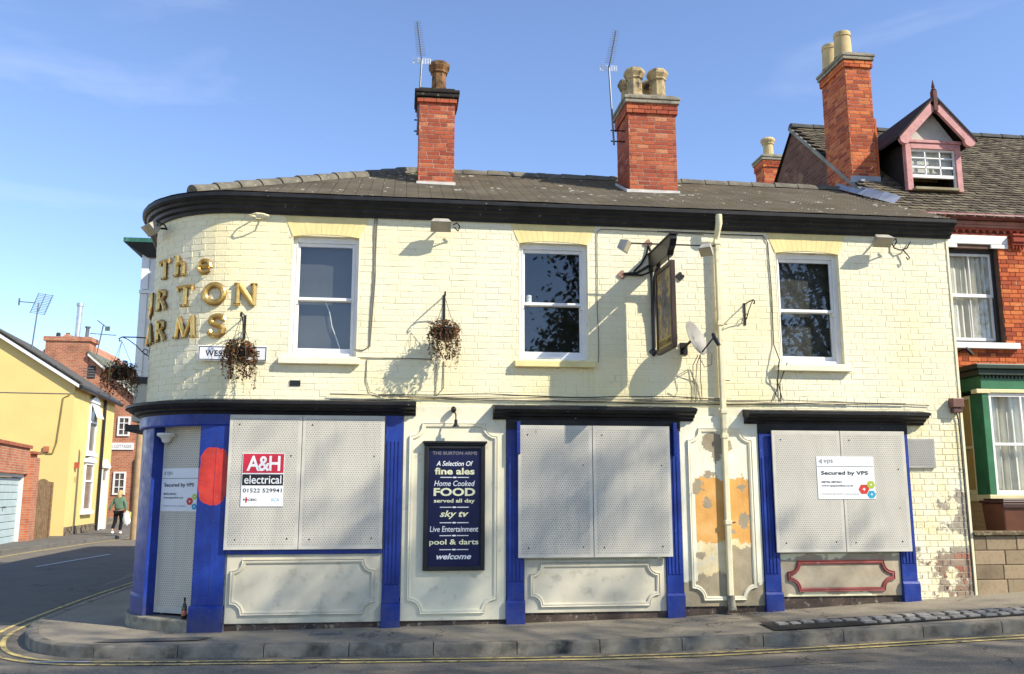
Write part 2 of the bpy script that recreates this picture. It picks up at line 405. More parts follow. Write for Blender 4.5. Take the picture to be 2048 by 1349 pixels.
STEEL = simple('shutter_steel_edge', (.58, .545, .455), .5, .4, var=.12)
GLASS = m_glass(); GLASS2 = m_glass('clear_glass', (.92, .94, .92), .8)
DARK = simple('dark_interior', (.035, .03, .027), .95, .05, bump=0)
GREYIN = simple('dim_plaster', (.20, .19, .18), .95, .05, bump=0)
RED = m_red('red_brick', [(0, (.27, .060, .034)), (.3, (.36, .080, .040)), (.7, (.43, .105, .046)), (.93, (.48, .14, .06)), (1, (.55, .24, .12))], .6, .4)
REDN = m_red('orange_red_brick', [(0, (.28, .06, .028)), (.35, (.46, .10, .036)), (.7, (.57, .145, .045)), (1, (.63, .20, .065))], .4, .22)
MORT = simple('lime_mortar', (.50, .44, .34), .95, .1, dirt=(.12, .1, .08), dsc=12, dthr=(.5, .7))
MORTD = simple('dark_mortar', (.16, .10, .075), .95, .1)
BAREG = simple('bare_grey_render', (.36, .32, .25), .95, .1, var=.3, dirt=(.18, .15, .12), dsc=14)
BARER = m_red('bare_old_brick', [(0, (.30, .09, .05)), (.5, (.42, .16, .10)), (1, (.33, .27, .20))], .5, .3)
def m_peel():
    # cream paint gone in ragged patches from the low corner: grey render, old brick and dark specks show
    t = NT('peeling_cream_paint'); x, y, z = t.xyz()
    cream = t.ramp(t.noise(3, 5), [(.35, (.84, .73, .41)), (.65, (.86, .80, .60))])
    ren = t.ramp(t.noise(9, 6, .65), [(.3, (.30, .25, .18)), (.7, (.47, .41, .31))])
    brk = t.ramp(t.rnd(), [(0, (.34, .27, .19)), (.45, (.28, .17, .11)), (.8, (.36, .29, .21)), (1, (.38, .13, .08))])
    n = t.noise(3.6, 9, .62); m_ = t.noise(11, 8, .7)
    k = t.math('ADD', n, t.math('MULTIPLY', t.math('SUBTRACT', x, 7.22), .30))
    k = t.math('SUBTRACT', k, t.math('MULTIPLY', t.math('ABSOLUTE', t.math('SUBTRACT', z, 1.35)), .10))
    k = t.math('ADD', k, t.math('MULTIPLY', t.math('LESS_THAN', z, .92), .12))
    k = t.math('SUBTRACT', k, t.math('MULTIPLY', t.math('GREATER_THAN', z, 1.95), .5))
    col = t.mix(t.math('GREATER_THAN', k, .525), cream, t.mix(.5, cream, ren))
    col = t.mix(t.math('GREATER_THAN', k, .54), col, ren)
    lowb = t.math('MULTIPLY', t.math('GREATER_THAN', t.math('ADD', k, t.math('MULTIPLY', t.math('SUBTRACT', m_, .5), .5)), .56), t.math('LESS_THAN', t.math('ADD', z, t.math('MULTIPLY', n, .3)), 1.0))
    col = t.mix(lowb, col, brk)
    sp = t.math('MULTIPLY', t.math('GREATER_THAN', m_, .60), t.math('LESS_THAN', t.math('ADD', z, t.math('MULTIPLY', n, .4)), .80))
    col = t.mix(sp, col, (.05, .045, .035))
    t.bump(t.math('ADD', k, m_), .8, .02); return t.fin(col, .88, .15)
PEEL = m_peel()
BLOTCH = simple('worn_cream_paint', (.68, .62, .42), .9, .1, var=.3, dirt=(.12, .10, .07), dsc=26, dthr=(.47, .53))
LEAD = simple('lead_flashing', (.34, .37, .42), .5, .4, var=.25)
LEADW = simple('white_mortar_fillet', (.62, .60, .55), .9, .1, var=.25, dirt=(.3, .28, .25))
POT = simple('buff_clay_pot', (.46, .35, .18), .8, .2, var=.3, sc_=8, dirt=(.07, .06, .045), dsc=6, dthr=(.48, .64))
POTB = simple('brown_clay_pot', (.26, .13, .05), .8, .2, var=.45, sc_=8, dirt=(.035, .03, .025), dsc=6, dthr=(.44, .6))
POTY = simple('pale_yellow_clay_pot', (.56, .43, .21), .8, .2, var=.2, dirt=(.2, .15, .08), dsc=5, dthr=(.58, .75))
STONE = simple('weathered_stone', (.30, .27, .20), .9, .15, var=.3, sc_=7, dirt=(.10, .09, .07), dsc=8, dthr=(.5, .75), bump=.4, bsc=45, bd=.008)
KERB = simple('granite_kerb', (.25, .22, .165), .9, .2, var=.35, sc_=5, dirt=(.05, .047, .042), dsc=3, dthr=(.5, .7), bump=.4, bsc=90)
CABLE = simple('grey_cable', (.20, .185, .15), .6, .3); CABLEC = simple('cream_painted_cable', (.66, .60, .42), .7, .2, var=.3); CABLEK = simple('black_cable', (.02, .02, .02), .5, .4)
PIPE = simple('cream_painted_iron', (.74, .67, .43), .6, .3, var=.15, dirt=(.36, .31, .22), dsc=7, dthr=(.58, .76))
GOLD = NT('gold_leaf'); GOLD = GOLD.fin(GOLD.ramp(GOLD.noise(14, 4), [(.3, (.60, .35, .085)), (.7, (.80, .55, .18))]), .26, .5, .8)
GOLDS = simple('bronze_letter_side', (.17, .07, .02), .5, .4, .3)
WHITE = simple('white_board', (.80, .80, .78), .45, .4, var=.05, dirt=(.55, .54, .5), dsc=3, dthr=(.64, .9), bump=.03)
INK = simple('black_print', (.02, .02, .022), .5, .3, bump=0); GREYINK = simple('grey_print', (.28, .28, .28), .5, .3, bump=0)
PRED = simple('red_print', (.55, .02, .045), .45, .4, var=.08, bump=0); PWHITE = simple('white_print', (.82, .82, .80), .5, .3, var=.04, bump=0)
PLIME = simple('lime_print', (.50, .60, .05), .5, .3, bump=0); PCYAN = simple('cyan_print', (.03, .36, .55), .5, .3, bump=0); PHEX = simple('scarlet_print', (.62, .05, .03), .5, .3, bump=0)
PCREAM = simple('cream_print', (.86, .83, .52), .5, .3, bump=0); PNAVY = simple('navy_board', (.004, .007, .048), .45, .3, var=.2, bump=0)
PFADE = simple('faded_print', (.20, .19, .20), .5, .3, bump=0); PBLUE = simple('pale_blue_print', (.30, .55, .68), .5, .3, bump=0)
LAMP = simple('grey_lamp_metal', (.46, .42, .34), .5, .4, dirt=(.2, .17, .12)); LGLASS = simple('lamp_lens', (.50, .44, .30), .2, .5)
ASPH = m_asphalt('road_asphalt', (.20, .170, .124), (.26, .222, .164), .75)
ASPS = m_asphalt('side_road_asphalt', (.155, .136, .106), (.195, .172, .135), .35)
PAVE = m_asphalt('pavement_asphalt', (.270, .230, .165), (.335, .288, .210), .4)
YEL = simple('yellow_road_paint', (.72, .55, .20), .85, .2, var=.2, dirt=(.13, .115, .085), dsc=11, dthr=(.50, .64))
SETT = simple('grey_sett', (.29, .27, .235), .85, .2, var=.35, sc_=12, dirt=(.12,.11,.1), dsc=9, dthr=(.55,.75))
ASPR = m_asphalt('repair_asphalt', (.17, .145, .105), (.21, .18, .135), .45)
WLINE = simple('white_road_paint', (.62, .62, .60), .85, .2, var=.15, dirt=(.12, .12, .12), dsc=10, dthr=(.6, .74))
# ================================================================== GROUND
GW = [(-60, -.02), (-4, 0), (-2.4, 0), (0, .03), (1.5, .045), (3.5, .09), (4.8, .145), (6.66, .245), (7.6, .305), (14, .66), (60, 2.4)]
KT = [(-60, -.03), (-5, -.02), (-2, -.005), (1, 0), (2, .005), (3.3, .03), (4.4, .075), (7.1, .2), (14, .52), (60, 2.3)]
def gw(x): return lerp(GW, x)
def kt(x): return lerp(KT, x)
def yk(x): return -1.13 - .072 * x
def zr(x, y):
    z = kt(x) - .13
    if x < -3.5:
        f = min(1, (-3.5 - x) / 2.0) * min(1, max(0, (y - 1) / 16.0)); z = z * (1 - f) + .0 * f
    return z
xs = sorted({-70, -50, -36, -28, -24, -20, -17, -15, -13, -12, -11, -10, -9, -8, -7, -6, -5.5, -5, -4.5, -4, -3.5} | {-3 + .5 * k for k in range(35)} | {16, 18, 21, 25, 32, 45, 70})
ys = sorted({-70, -50, -40, -32, -26, -20, -16, -13, -10, -8, -6, -5, -4, -3, -2, -1, 0, 1, 2, 3, 4, 5, 6, 8, 10, 12, 14, 17, 20, 24, 28, 33, 38, 45, 60, 80, 110})
mb = MB(); nx = len(xs)
mb.add([(x, y, zr(x, y)) for y in ys for x in xs], [(j * nx + i, j * nx + i + 1, (j + 1) * nx + i + 1, (j + 1) * nx + i) for j in range(len(ys) - 1) for i in range(nx - 1)])
road = structure(mb.build('road', ASPH))
# smoother, darker side street surface laid over the junction
mb = MB(); Y2 = [2.2, 3, 4, 6, 8, 10, 12, 14, 17, 20, 24, 28, 33, 40, 50]; X2 = [-14.5, -11.6, -10.5, -9, -8, -7, -6, -5.3, -4.7]
mb.add([(x - (.35 * (-4.7 - x) if False else 0), y + (.10 * (-4.7 - x) if y < 3 else 0), zr(x, y) + .004) for y in Y2 for x in X2],
       [(j * 9 + i, j * 9 + i + 1, (j + 1) * 9 + i + 1, (j + 1) * 9 + i) for j in range(len(Y2) - 1) for i in range(8)])
structure(mb.build('side_street', ASPS))

mb = MB(); X3 = [-1.2 + .4 * k for k in range(16)]
mb.add([(x, y + .06 * math.sin(x * 2.1), zr(x, y) + .004) for x in X3 for y in (-2.55, -2.05)], [(2 * k, 2 * k + 2, 2 * k + 3, 2 * k + 1) for k in range(15)]); mb.build('road_repair', ASPR, road)
# kerb line: from far right along the front, round the corner, up the side street
KL = [(x, yk(x)) for x in [16 - .5 * k for k in range(38)]] + [(-3.1, -.87), (-3.5, -.76), (-3.82, -.56), (-4.14, -.22), (-4.40, .30), (-4.58, .8), (-4.69, 1.3), (-4.76, 2.2), (-4.79, 3.5), (-4.80, 5.4), (-4.72, 8), (-4.6, 12), (-4.6, 20), (-4.6, 34)]
def resample(P, d):
    out = [P[0]]; acc = 0.0
    for a, b in zip(P, P[1:]):
        L = math.hypot(b[0] - a[0], b[1] - a[1]); t = d - acc
        while t < L: out.append((a[0] + (b[0] - a[0]) * t / L, a[1] + (b[1] - a[1]) * t / L)); t += d
        acc = (acc + L) % d if L >= 0 else acc
    return out
def smooth(P, it=2):
    for _ in range(it):
        Q = [P[0]]
        for a, b in zip(P, P[1:]): Q += [(a[0] * .75 + b[0] * .25, a[1] * .75 + b[1] * .25), (a[0] * .25 + b[0] * .75, a[1] * .25 + b[1] * .75)]
        P = Q + [P[-1]]
    return P
KF = resample(smooth(KL, 2), .115)
def nrm(P, i):
    a = P[max(0, i - 1)]; b = P[min(len(P) - 1, i + 1)]; d = Vector((b[0] - a[0], b[1] - a[1])).normalized()
    return Vector((d.y, -d.x))      # towards the pavement side when walking right to left: flipped below
def offs(P, d): return [(p[0] + nrm(P, i).x * d, p[1] + nrm(P, i).y * d) for i, p in enumerate(P)]
# walking from +x to -x the pavement lies on the right hand (+y)
mb = MB(); inner = offs(KF, .13); rows = []
for i, (x, y) in enumerate(inner[::2]):
    if x > -2.6 and y < .1: q = (x, .35)
    elif y > 1.0: q = (-3.0, max(y, 1.2))
    else: q = (-2.4, 1.0)
    z0 = kt(x) - .003; z1 = gw(q[0])
    rows.append([(x + (q[0] - x) * k / 5, y + (q[1] - y) * k / 5, z0 + (z1 - z0) * k / 5) for k in range(6)])
mb.add([p for r in rows for p in r], [(i * 6 + k, i * 6 + k + 1, (i + 1) * 6 + k + 1, (i + 1) * 6 + k) for i in range(len(rows) - 1) for k in range(5)])
pavement = structure(mb.build('pavement', PAVE))
# kerb stones, one by one
i = 0; n = 8
while i + n < len(KF) and KF[i][1] < 9:
    seg = KF[i:i + n + 1]; mb = MB(); L = []
    for j, p in enumerate(seg):
        nn = nrm(KF, i + j); x, y = p; zt = kt(x)
        t = (KF[min(i + j + 1, len(KF) - 1)][0] - x, KF[min(i + j + 1, len(KF) - 1)][1] - y); l = math.hypot(*t) or 1
        sh = .005 if j == 0 else (-.005 if j == n else 0); x += t[0] / l * sh; y += t[1] / l * sh
        L.append([(x, y, zt - .24), (x, y, zt - .035), (x + nn.x * .008, y + nn.y * .008, zt - .012), (x + nn.x * .03, y + nn.y * .03, zt), (x + nn.x * .127, y + nn.y * .127, zt + .001), (x + nn.x * .127, y + nn.y * .127, zt - .24)])
    c = 6; mb.add([q for r in L for q in r], [(a * c + k, a * c + (k + 1) % c, (a + 1) * c + (k + 1) % c, (a + 1) * c + k) for a in range(n) for k in range(c)] + [tuple(range(c)), tuple(n * c + k for k in range(c - 1, -1, -1))])
    if seg[0][0] < 11: mb.build('kerb_stone', KERB, pavement, smooth=True)
    i += n
# setts in the pavement on the right
for r in range(2):
    x = 4.42 + r * .95
    while x < 9.6:
        wd = random.uniform(.115, .16); dy = random.uniform(-.012, .012)
        y0 = yk(x) + .42 - r * .20 + dy + .10 * max(0, min(1, (x - 4.4) / 3)); y1 = y0 + random.uniform(.12, .14); z = kt(x) + .055 * (y0 - yk(x)) / 1.2 + .012
        b = MB(); b.obox((x, y0, z), (1, random.uniform(-.06, .06), .045), (0, 1, .02), (0, 0, 1), 0, wd, 0, y1 - y0, -.06, random.uniform(.008, .022))
        b.build('sett', SETT if 'SETT' in globals() else KERB, pavement, bevel=.012)
        x += wd + random.uniform(.028, .045)
# dark bed the setts sit in
mb = MB(); X = [4.28 + .3 * k for k in range(20)]
mb.add([(x, yk(x) + o + .10 * max(0, min(1, (x - 4.4) / 3)), kt(x) + .055 * o / 1.2 + .006) for x in X for o in (.17, .63)], [(2 * k, 2 * k + 2, 2 * k + 3, 2 * k + 1) for k in range(len(X) - 1)])
mb.build('sett_bed', simple('black_pitch', (.05, .046, .038), .9, .1), pavement)
# lighter patch of repaired asphalt, drain channel, gutter dust
mb = MB()
for (x0, x1, ya, yb) in ((-3.35, -2.2, -.62, -.48),):
    mb.add([(x0, ya, kt(x0) + .008), (x1, ya - .05, kt(x1) + .012), (x1 + .12, yb, kt(x1) + .016), (x0 + .15, yb + .02, kt(x0) + .014)], [(0, 1, 2, 3)])
mb.build('repair_patch', simple('pale_asphalt', (.17, .155, .125), .9, .15, var=.25, bsc=120, bump=.4), pavement)
mb = MB()
for k in range(3):
    for j in range(6):
        x = 4.30 + .048 * k + .020 * j; y0 = -.06 - .21 * j; y1 = y0 - .21
        z = lambda y: gw(x) + (kt(x) - gw(x)) * min(1, -y / (-yk(x) - .13)) + .007
        mb.quad((x, y0, z(y0)), (x + .016, y0, z(y0)), (x + .036, y1, z(y1)), (x + .02, y1, z(y1)))
mb.build('drain_groove', BLACK, pavement)
t = thing('inspection_cover', 'small square metal cover set in the pavement before the left shutters', 'cover', (-.82, -.4, .016))
mb = MB(); mb.box(-1.0, -.64, -.47, -.31, -.0, .024); mb.build('frame', simple('grey_cast_iron', (.16, .15, .13), .7, .3), t)
mb = MB(); mb.box(-.97, -.67, -.45, -.33, .01, .027); mb.build('lid', simple('worn_cast_iron', (.24, .22, .18), .7, .3), t)

# painted lines
def line(P, d0, d1, name, mat, dz=.009, i0=0, i1=None):
    A, B = offs(P, -d0), offs(P, -d1); A, B = A[i0:i1], B[i0:i1]; m = MB()
    m.add([(p[0], p[1], zr(*p) + dz) for q in zip(A, B) for p in q], [(2 * k, 2 * k + 1, 2 * k + 3, 2 * k + 2) for k in range(len(A) - 1)])
    return m.build(name, mat, road)
iy = max(i for i, p in enumerate(KF) if p[1] < 16)
line(KF, .20, .26, 'yellow_line', YEL, .009, 0, iy); line(KF, .36, .42, 'yellow_line', YEL, .009, 0, iy)
def dash(pts, wd, name, mat, dz=.012):
    m = MB(); pts = [Vector((*p, 0)) for p in pts]
    for a, b in zip(pts, pts[1:]):
        d = (b - a).normalized(); nn = Vector((-d.y, d.x, 0)) * wd / 2; N = 8
        for k in range(N):
            q = [a + (b - a) * k / N, a + (b - a) * (k + 1) / N]
            m.quad(*[(v.x, v.y, zr(v.x, v.y) + dz) for v in (q[0] - nn, q[1] - nn, q[1] + nn, q[0] + nn)])
    m.build(name, mat, road)
dash([(-8.25, 10.9), (-7.75, 14.6)], .10, 'centre_line', WLINE); dash([(-8.9, 3.6), (-8.6, 7.0)], .10, 'centre_line', WLINE); dash([(-7.2, 18.5), (-6.8, 21.8)], .1, 'centre_line', WLINE)
dash([(-4.95, 1.0), (-6.4, .75)], .09, 'tick_mark', YEL); dash([(-3.85, -1.0), (-3.2, -1.09)], .05, 'tick_mark', WLINE)
# far side of the side street
FK = [(-10.2, 6), (-10.45, 11), (-10.6, 14.7), (-10.35, 17), (-10.2, 20.8), (-9.7, 24.1), (-8.6, 30), (-7.5, 38)]
FKs = smooth(FK, 2); m = MB()
m.add([p for (x, y) in FKs for p in ((x, y, zr(x, y) - .1), (x, y, .105), (x - .03, y, .12), (x - .16, y, .12), (x - 1.3, y, .125), (x - 9, y, .13))], [(6 * k + j, 6 * k + j + 1, 6 * k + 7 + j, 6 * k + 6 + j) for k in range(len(FKs) - 1) for j in range(5)])
structure(m.build('pavement_far', simple('pale_pavement', (.15, .14, .12), .9, .15, var=.25, dirt=(.09, .085, .075))))
m = MB(); fo = [(x + .28, y) for x, y in FKs]; m.add([p for (x, y) in fo for p in ((x, y, zr(x, y) + .01), (x + .07, y, zr(x, y) + .01))], [(2 * k, 2 * k + 1, 2 * k + 3, 2 * k + 2) for k in range(len(fo) - 1)])
m.build('yellow_line', YEL, road)
# pavement on the camera's side of the street
m = MB(); m.box(-30, 40, -22, -8.9, -.4, .0); structure(m.build('pavement_opposite', PAVE, bevel=.03))

# ================================================================== BRICK FIELDS
def brick_geo(L, h, d, c=.003):
    a, b = L / 2, h / 2
    return ([(-a + c, 0, -b + c), (a - c, 0, -b + c), (a - c, 0, b - c), (-a + c, 0, b - c), (-a, c, -b), (a, c, -b), (a, c, b), (-a, c, b), (-a, d, -b), (a, d, -b), (a, d, b), (-a, d, b)],
            [(0, 1, 2, 3), (4, 5, 1, 0), (5, 6, 2, 1), (6, 7, 3, 2), (7, 4, 0, 3), (8, 9, 5, 4), (9, 10, 6, 5), (10, 11, 7, 6), (11, 8, 4, 7)])
_bm = {}
def brick_mesh(h, d, mat, key):
    k = (round(h, 4), round(d, 4), mat.name, key)
    if k not in _bm: b = MB(); b.add(*brick_geo(.2, h, d)); _bm[k] = b.mesh('brick', mat)
    return _bm[k]
def rows(s0, s1, z0, z1, holes, course, joint=.008, stretcher=.222, header=.112, bond='flemish'):
    out = []; n = int(round((z1 - z0) / course))
    for r in range(n):
        za = z0 + r * course; zb = za + course; iv = [(s0, s1)]
        for (a, b, c, d) in holes:
            if min(zb, d) - max(za, c) > course * .45:
                iv = [q for (p, e) in iv for q in ((p, min(e, a)), (max(p, b), e)) if q[1] - q[0] > .016]
        if bond == 'flemish': pat = [stretcher, header]; s = s0 - random.uniform(0, .02) - (0 if r % 2 else (stretcher + header) / 2); k = 0
        elif bond == 'garden': pat = [stretcher, stretcher, stretcher, header]; s = s0 - (.055 if r % 2 else .168); k = r % 4
        else: pat = [stretcher]; s = s0 - (0 if r % 2 else stretcher / 2); k = 0
        while s < s1:
            L = pat[k % len(pat)] * random.uniform(.985, 1.015); k += 1
            for (p, e) in iv:
                a, b = max(s, p), min(s + L, e)
                if b - a > .016: out.append(((a + b) / 2, za + course / 2, b - a - joint, course - joint))
            s += L
    return out
def lay(parent, R, place, mat, single, depth=.012, name='brick', stuff='brickwork', proud=0.0, matf=None, jit=.0015):
    """place(s) -> (x, y, rot); the nearest `single` bricks become objects, the rest one part"""
    R = [(Vector((*place(s)[:2], z)) - CAM, s, z, L, h) for s, z, L, h in R]
    R.sort(key=lambda q: q[0].length); off = loc_of(parent); rest = {}
    for i, (_, s, z, L, h) in enumerate(R):
        x, y, a = place(s); m = matf(s, z) if matf else mat
        pr = proud + random.uniform(-jit, jit) + (0 if m is mat else .002)
        x += math.sin(a) * pr; y -= math.cos(a) * pr; tl = random.uniform(-.006, .006)
        if i < single:
            o = bpy.data.objects.new(name, brick_mesh(h, depth, m, i % 3)); COL.objects.link(o); o.parent = parent
            o.location = (x - off.x, y - off.y, z - off.z); o.rotation_euler = (random.uniform(-.012, .012), tl, a); o.scale = (L / .2, 1, 1)
        else:
            b = rest.setdefault(m.name, (m, MB()))[1]; vs, fs = brick_geo(L, h, depth); ca, sa = math.cos(a), math.sin(a)
            b.add([(x + vx * ca - vy * sa, y + vx * sa + vy * ca, z + vz + vx * tl) for vx, vy, vz in vs], fs)
    for m, b in rest.values(): o = b.build(stuff, m, parent); o['kind'] = 'stuff'
def flat(y=0.0): return lambda s: (s, y, 0.0)
def side(x): return lambda s: (x, s, -PI / 2)      # wall facing -x
def front_of_corner(s): a = M(s); return (a[0], a[1], ang(s))

# ================================================================== THE PUB
pub = thing('public_house', 'cream painted two storey corner pub with boarded up blue shopfront and black cornices', 'pub', (2.5, 0, 0))
WIN = [(-1.435, -.593, 3.335, 4.905), (1.510, 2.430, 3.345, 4.915), (5.07, 5.98, 3.350, 4.90)]
def cells(m, x0, x1, z0, z1, holes, ya, yb):
    X = sorted({x0, x1} | {h[0] for h in holes} | {h[1] for h in holes}); Z = sorted({z0, z1} | {h[2] for h in holes} | {h[3] for h in holes})
    for a, b in zip(X, X[1:]):
        for c, d in zip(Z, Z[1:]):
            if any(h[0] - 1e-6 <= a and b <= h[1] + 1e-6 and h[2] - 1e-6 <= c and d <= h[3] + 1e-6 for h in holes): continue
            m.quad((a, ya, c), (b, ya, c), (b, ya, d), (a, ya, d))
    for h in holes:
        m.quad((h[0], ya, h[2]), (h[0], ya, h[3]), (h[0], yb, h[3]), (h[0], yb, h[2])); m.quad((h[1], ya, h[2]), (h[1], yb, h[2]), (h[1], yb, h[3]), (h[1], ya, h[3]))
        m.quad((h[0], ya, h[3]), (h[1], ya, h[3]), (h[1], yb, h[3]), (h[0], yb, h[3])); m.quad((h[0], ya, h[2]), (h[0], yb, h[2]), (h[1], yb, h[2]), (h[1], ya, h[2]))
mb = MB(); cells(mb, XT, 7.615, 2.70, 5.41, WIN, .0035, .26)
strip(mb, -8.0, XT, [(-.0035, 2.70), (-.26, 2.70), (-.26, 5.41), (-.0035, 5.41)])
wall = mb.build('wall', JOINT, pub)
# reveals are painted: thin linings inside each opening come with the windows
mb = MB(); mb.box(XT, 6.80, .004, .26, -.4, 2.70); mb.box(6.80, 7.615, .010, .26, -.4, 2.70)
strip(mb, -8.0, -3.24, [(-.0, -.4), (-.26, -.4), (-.26, 2.7), (-.0, 2.7)]); strip(mb, -2.44, XT, [(-.004, -.4), (-.26, -.4), (-.26, 2.7), (-.004, 2.7)])
strip(mb, -3.24, -2.44, [(-.004, 2.50), (-.26, 2.50), (-.26, 2.7), (-.004, 2.7)])
mb.build('ground_floor_wall', RENDER, pub)
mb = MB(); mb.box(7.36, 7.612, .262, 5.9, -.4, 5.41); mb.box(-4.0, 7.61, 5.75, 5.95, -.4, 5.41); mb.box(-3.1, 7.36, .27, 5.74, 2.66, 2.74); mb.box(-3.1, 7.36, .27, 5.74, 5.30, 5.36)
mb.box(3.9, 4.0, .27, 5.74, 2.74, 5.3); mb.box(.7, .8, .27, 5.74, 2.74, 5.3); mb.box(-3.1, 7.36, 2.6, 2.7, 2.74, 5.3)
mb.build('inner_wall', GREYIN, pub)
lay(wall, rows(-4.6, 7.612, 2.735, 5.175, [(a - .005, b + .005, c - .10, d) for a, b, c, d in WIN] + [(a - .06, b + .06, d - .01, 5.2) for a, b, c, d in WIN], .0815), front_of_corner, CREAM, 300)
# bare patches on the low right hand corner, each following whole bricks
lay(wall, rows(6.80, 7.60, .18, 2.70, [], .0815), flat(.003), PEEL, 110)
# quoin strip painted white at the right-hand end
box('corner_strip', CREAM, pub, 7.600, 7.632, -.012, .25, .18, 5.17)
# plinth below the shop panels
mb = MB(); mb.box(-2.05, 6.6, -.006, .02, -.3, .36); mb.build('plinth', simple('damp_plinth', (.10, .075, .06), .95, .1, var=.5, dirt=(.34, .30, .22), dsc=12, dthr=(.56, .66)), pub)

# windows
def sash_window(x0, x1, z0, z1, sill, mats=(FRAME, GLASS), y=.075, rail=.5, bars=0):
    f = MB(); j = .045
    f.box(x0, x0 + j, y, y + .12, z0, z1); f.box(x1 - j, x1, y, y + .12, z0, z1); f.box(x0 + j, x1 - j, y, y + .12, z1 - .07, z1); f.box(x0 + j, x1 - j, y - .01, y + .13, z0, z0 + .045)
    f.box(x0 + j, x0 + j + .014, y - .008, y + .02, z0 + .045, z1 - .07); f.box(x1 - j - .014, x1 - j, y - .008, y + .02, z0 + .045, z1 - .07)
    w_ = f.build('window', mats[0], pub, bevel=.004)
    l = MB(); e = .003      # painted reveals
    l.box(x0 - .012, x0 - e + .002, -.002, y, z0, z1); l.box(x1 + e - .002, x1 + .012, -.002, y, z0, z1); l.box(x0, x1, .0, y, z1 + .001, z1 + .012)
    l.build('reveal', CREAM, w_)
    zm = z0 + .05 + (z1 - z0 - .12) * rail; a, b = x0 + j, x1 - j
    for (za, zb, ya, nm) in ((zm - .02, z1 - .07, y + .03, 't'), (z0 + .045, zm + .02, y + .075, 'b')):
        s = MB(); st = .042; bt = .075 if nm == 'b' else .04
        s.box(a, a + st, ya, ya + .04, za, zb); s.box(b - st, b, ya, ya + .04, za, zb); s.box(a + st, b - st, ya, ya + .04, zb - .045, zb); s.box(a + st, b - st, ya, ya + .04, za, za + bt)
        if nm == 't': s.box(a, a + .03, ya - .01, ya + .045, za - .05, za); s.box(b - .03, b, ya - .01, ya + .045, za - .05, za)
        s.build('sash', mats[0], w_, bevel=.004)
        MB().quad((a + st - .004, ya + .022, za + bt - .004), (b - st + .004, ya + .022, za + bt - .004), (b - st + .004, ya + .022, zb - .041), (a + st - .004, ya + .022, zb - .041)).build('pane', mats[1], w_)
    s = MB(); sx0, sx1, sz0, sz1 = sill
    s.add([(sx0, -.085, sz0), (sx1, -.085, sz0), (sx1, .12, sz0), (sx0, .12, sz0), (sx0, -.085, sz1 - .02), (sx1, -.085, sz1 - .02), (sx1, .12, sz1 + .01), (sx0, .12, sz1 + .01)], [(3, 2, 1, 0), (4, 5, 6, 7), (0, 1, 5, 4), (1, 2, 6, 5), (2, 3, 7, 6), (3, 0, 4, 7)])
    s.build('sill', ARCH if x0 > 0 and x0 < 3 else CREAM, w_, bevel=.008)
    return w_
W1 = sash_window(*WIN[0], (-1.55, -.54, 3.225, 3.325), rail=.49); W2 = sash_window(*WIN[1], (1.44, 2.50, 3.235, 3.335), rail=.49); W3 = sash_window(*WIN[2], (4.985, 6.045, 3.24, 3.34), rail=.49)
# a pale rolled blind and a small pot seen through the panes
MB().lathe((1.665, .19, 4.13), [(.035, 0), (.035, .10), (.03, .105)], 12).build('white_pot', FRAME, W2, smooth=True)
mb = MB(); mb.box(5.12, 5.93, .245, .25, 3.40, 4.86); mb.build('obscured_sheet', simple('speckled_dark_sheet', (.055, .05, .042), .6, .3, var=.6, sc_=9, dirt=(.16, .15, .12), dsc=40, dthr=(.60, .66)), W3)  # dark sheet with paler speckles close behind the right-hand panes
mb = MB(); mb.tube([(-1.02, .205, 4.10), (-.96, .205, 3.95), (-.92, .205, 3.75), (-.85, .205, 3.58), (-.80, .205, 3.43)], .007, 5); mb.build('blind_cord', FRAME, W1)
mb = MB(); mb.box(-1.39, -.63, .24, .246, 3.39, 4.84); mb.build('window_blind', simple('grey_blind', (.105, .10, .098), .8, .2, var=.12), W1)
# splayed brick arches over the windows
for (a, b, c, d) in WIN:
    N = 14; T = 5.165
    for k in range(N):
        u0, u1 = k / N, (k + 1) / N; g = .0012; am = lambda u: .035 * (1 - (2 * u - 1) ** 2)
        xb0, xb1 = a - .005 + (b - a + .01) * u0 + g, a - .005 + (b - a + .01) * u1 - g; xt0, xt1 = a - .12 + (b - a + .24) * u0 + g, a - .12 + (b - a + .24) * u1 - g
        p = -.004 - random.uniform(0, .002)
        MB().prism([(xb0, p, d + am(u0) - .012), (xb1, p, d + am(u1) - .012), (xt1, p, T), (xt0, p, T)], (0, .06, 0)).build('voussoir', ARCH, wall)

# cornices
mb = MB(); strip(mb, -8, 7.66, [(-.05, 5.172), (.035, 5.172), (.045, 5.205), (.085, 5.225), (.095, 5.265), (.14, 5.28), (.155, 5.315), (.185, 5.322), (.21, 5.35), (.212, 5.395), (.19, 5.405), (-.05, 5.405)], .0015)
mb.build('eaves_cornice', BLACKP, pub, smooth=False)
CP = [(-.02, 2.585), (.06, 2.585), (.075, 2.615), (.12, 2.63), (.135, 2.655), (.20, 2.675), (.225, 2.70), (.25, 2.705), (.252, 2.735), (-.02, 2.78)]
def shopcornice(s0, s1, dz=0.0):
    m = MB(); strip(m, s0, s1, [(p, z + dz) for p, z in CP], .001); o = m.build('shop_cornice', BLACKP, pub); m = MB(); strip(m, s0 + .01, s1 - .01, [(-.01, 2.779 + dz), (.244, 2.7375 + dz), (.246, 2.7405 + dz), (-.01, 2.783 + dz)], .001); m.build('cornice_top', BLACKS, o); return o
shopcornice(-7, .18); shopcornice(1.16, 3.80, -.035); shopcornice(4.50, 7.02, -.06)
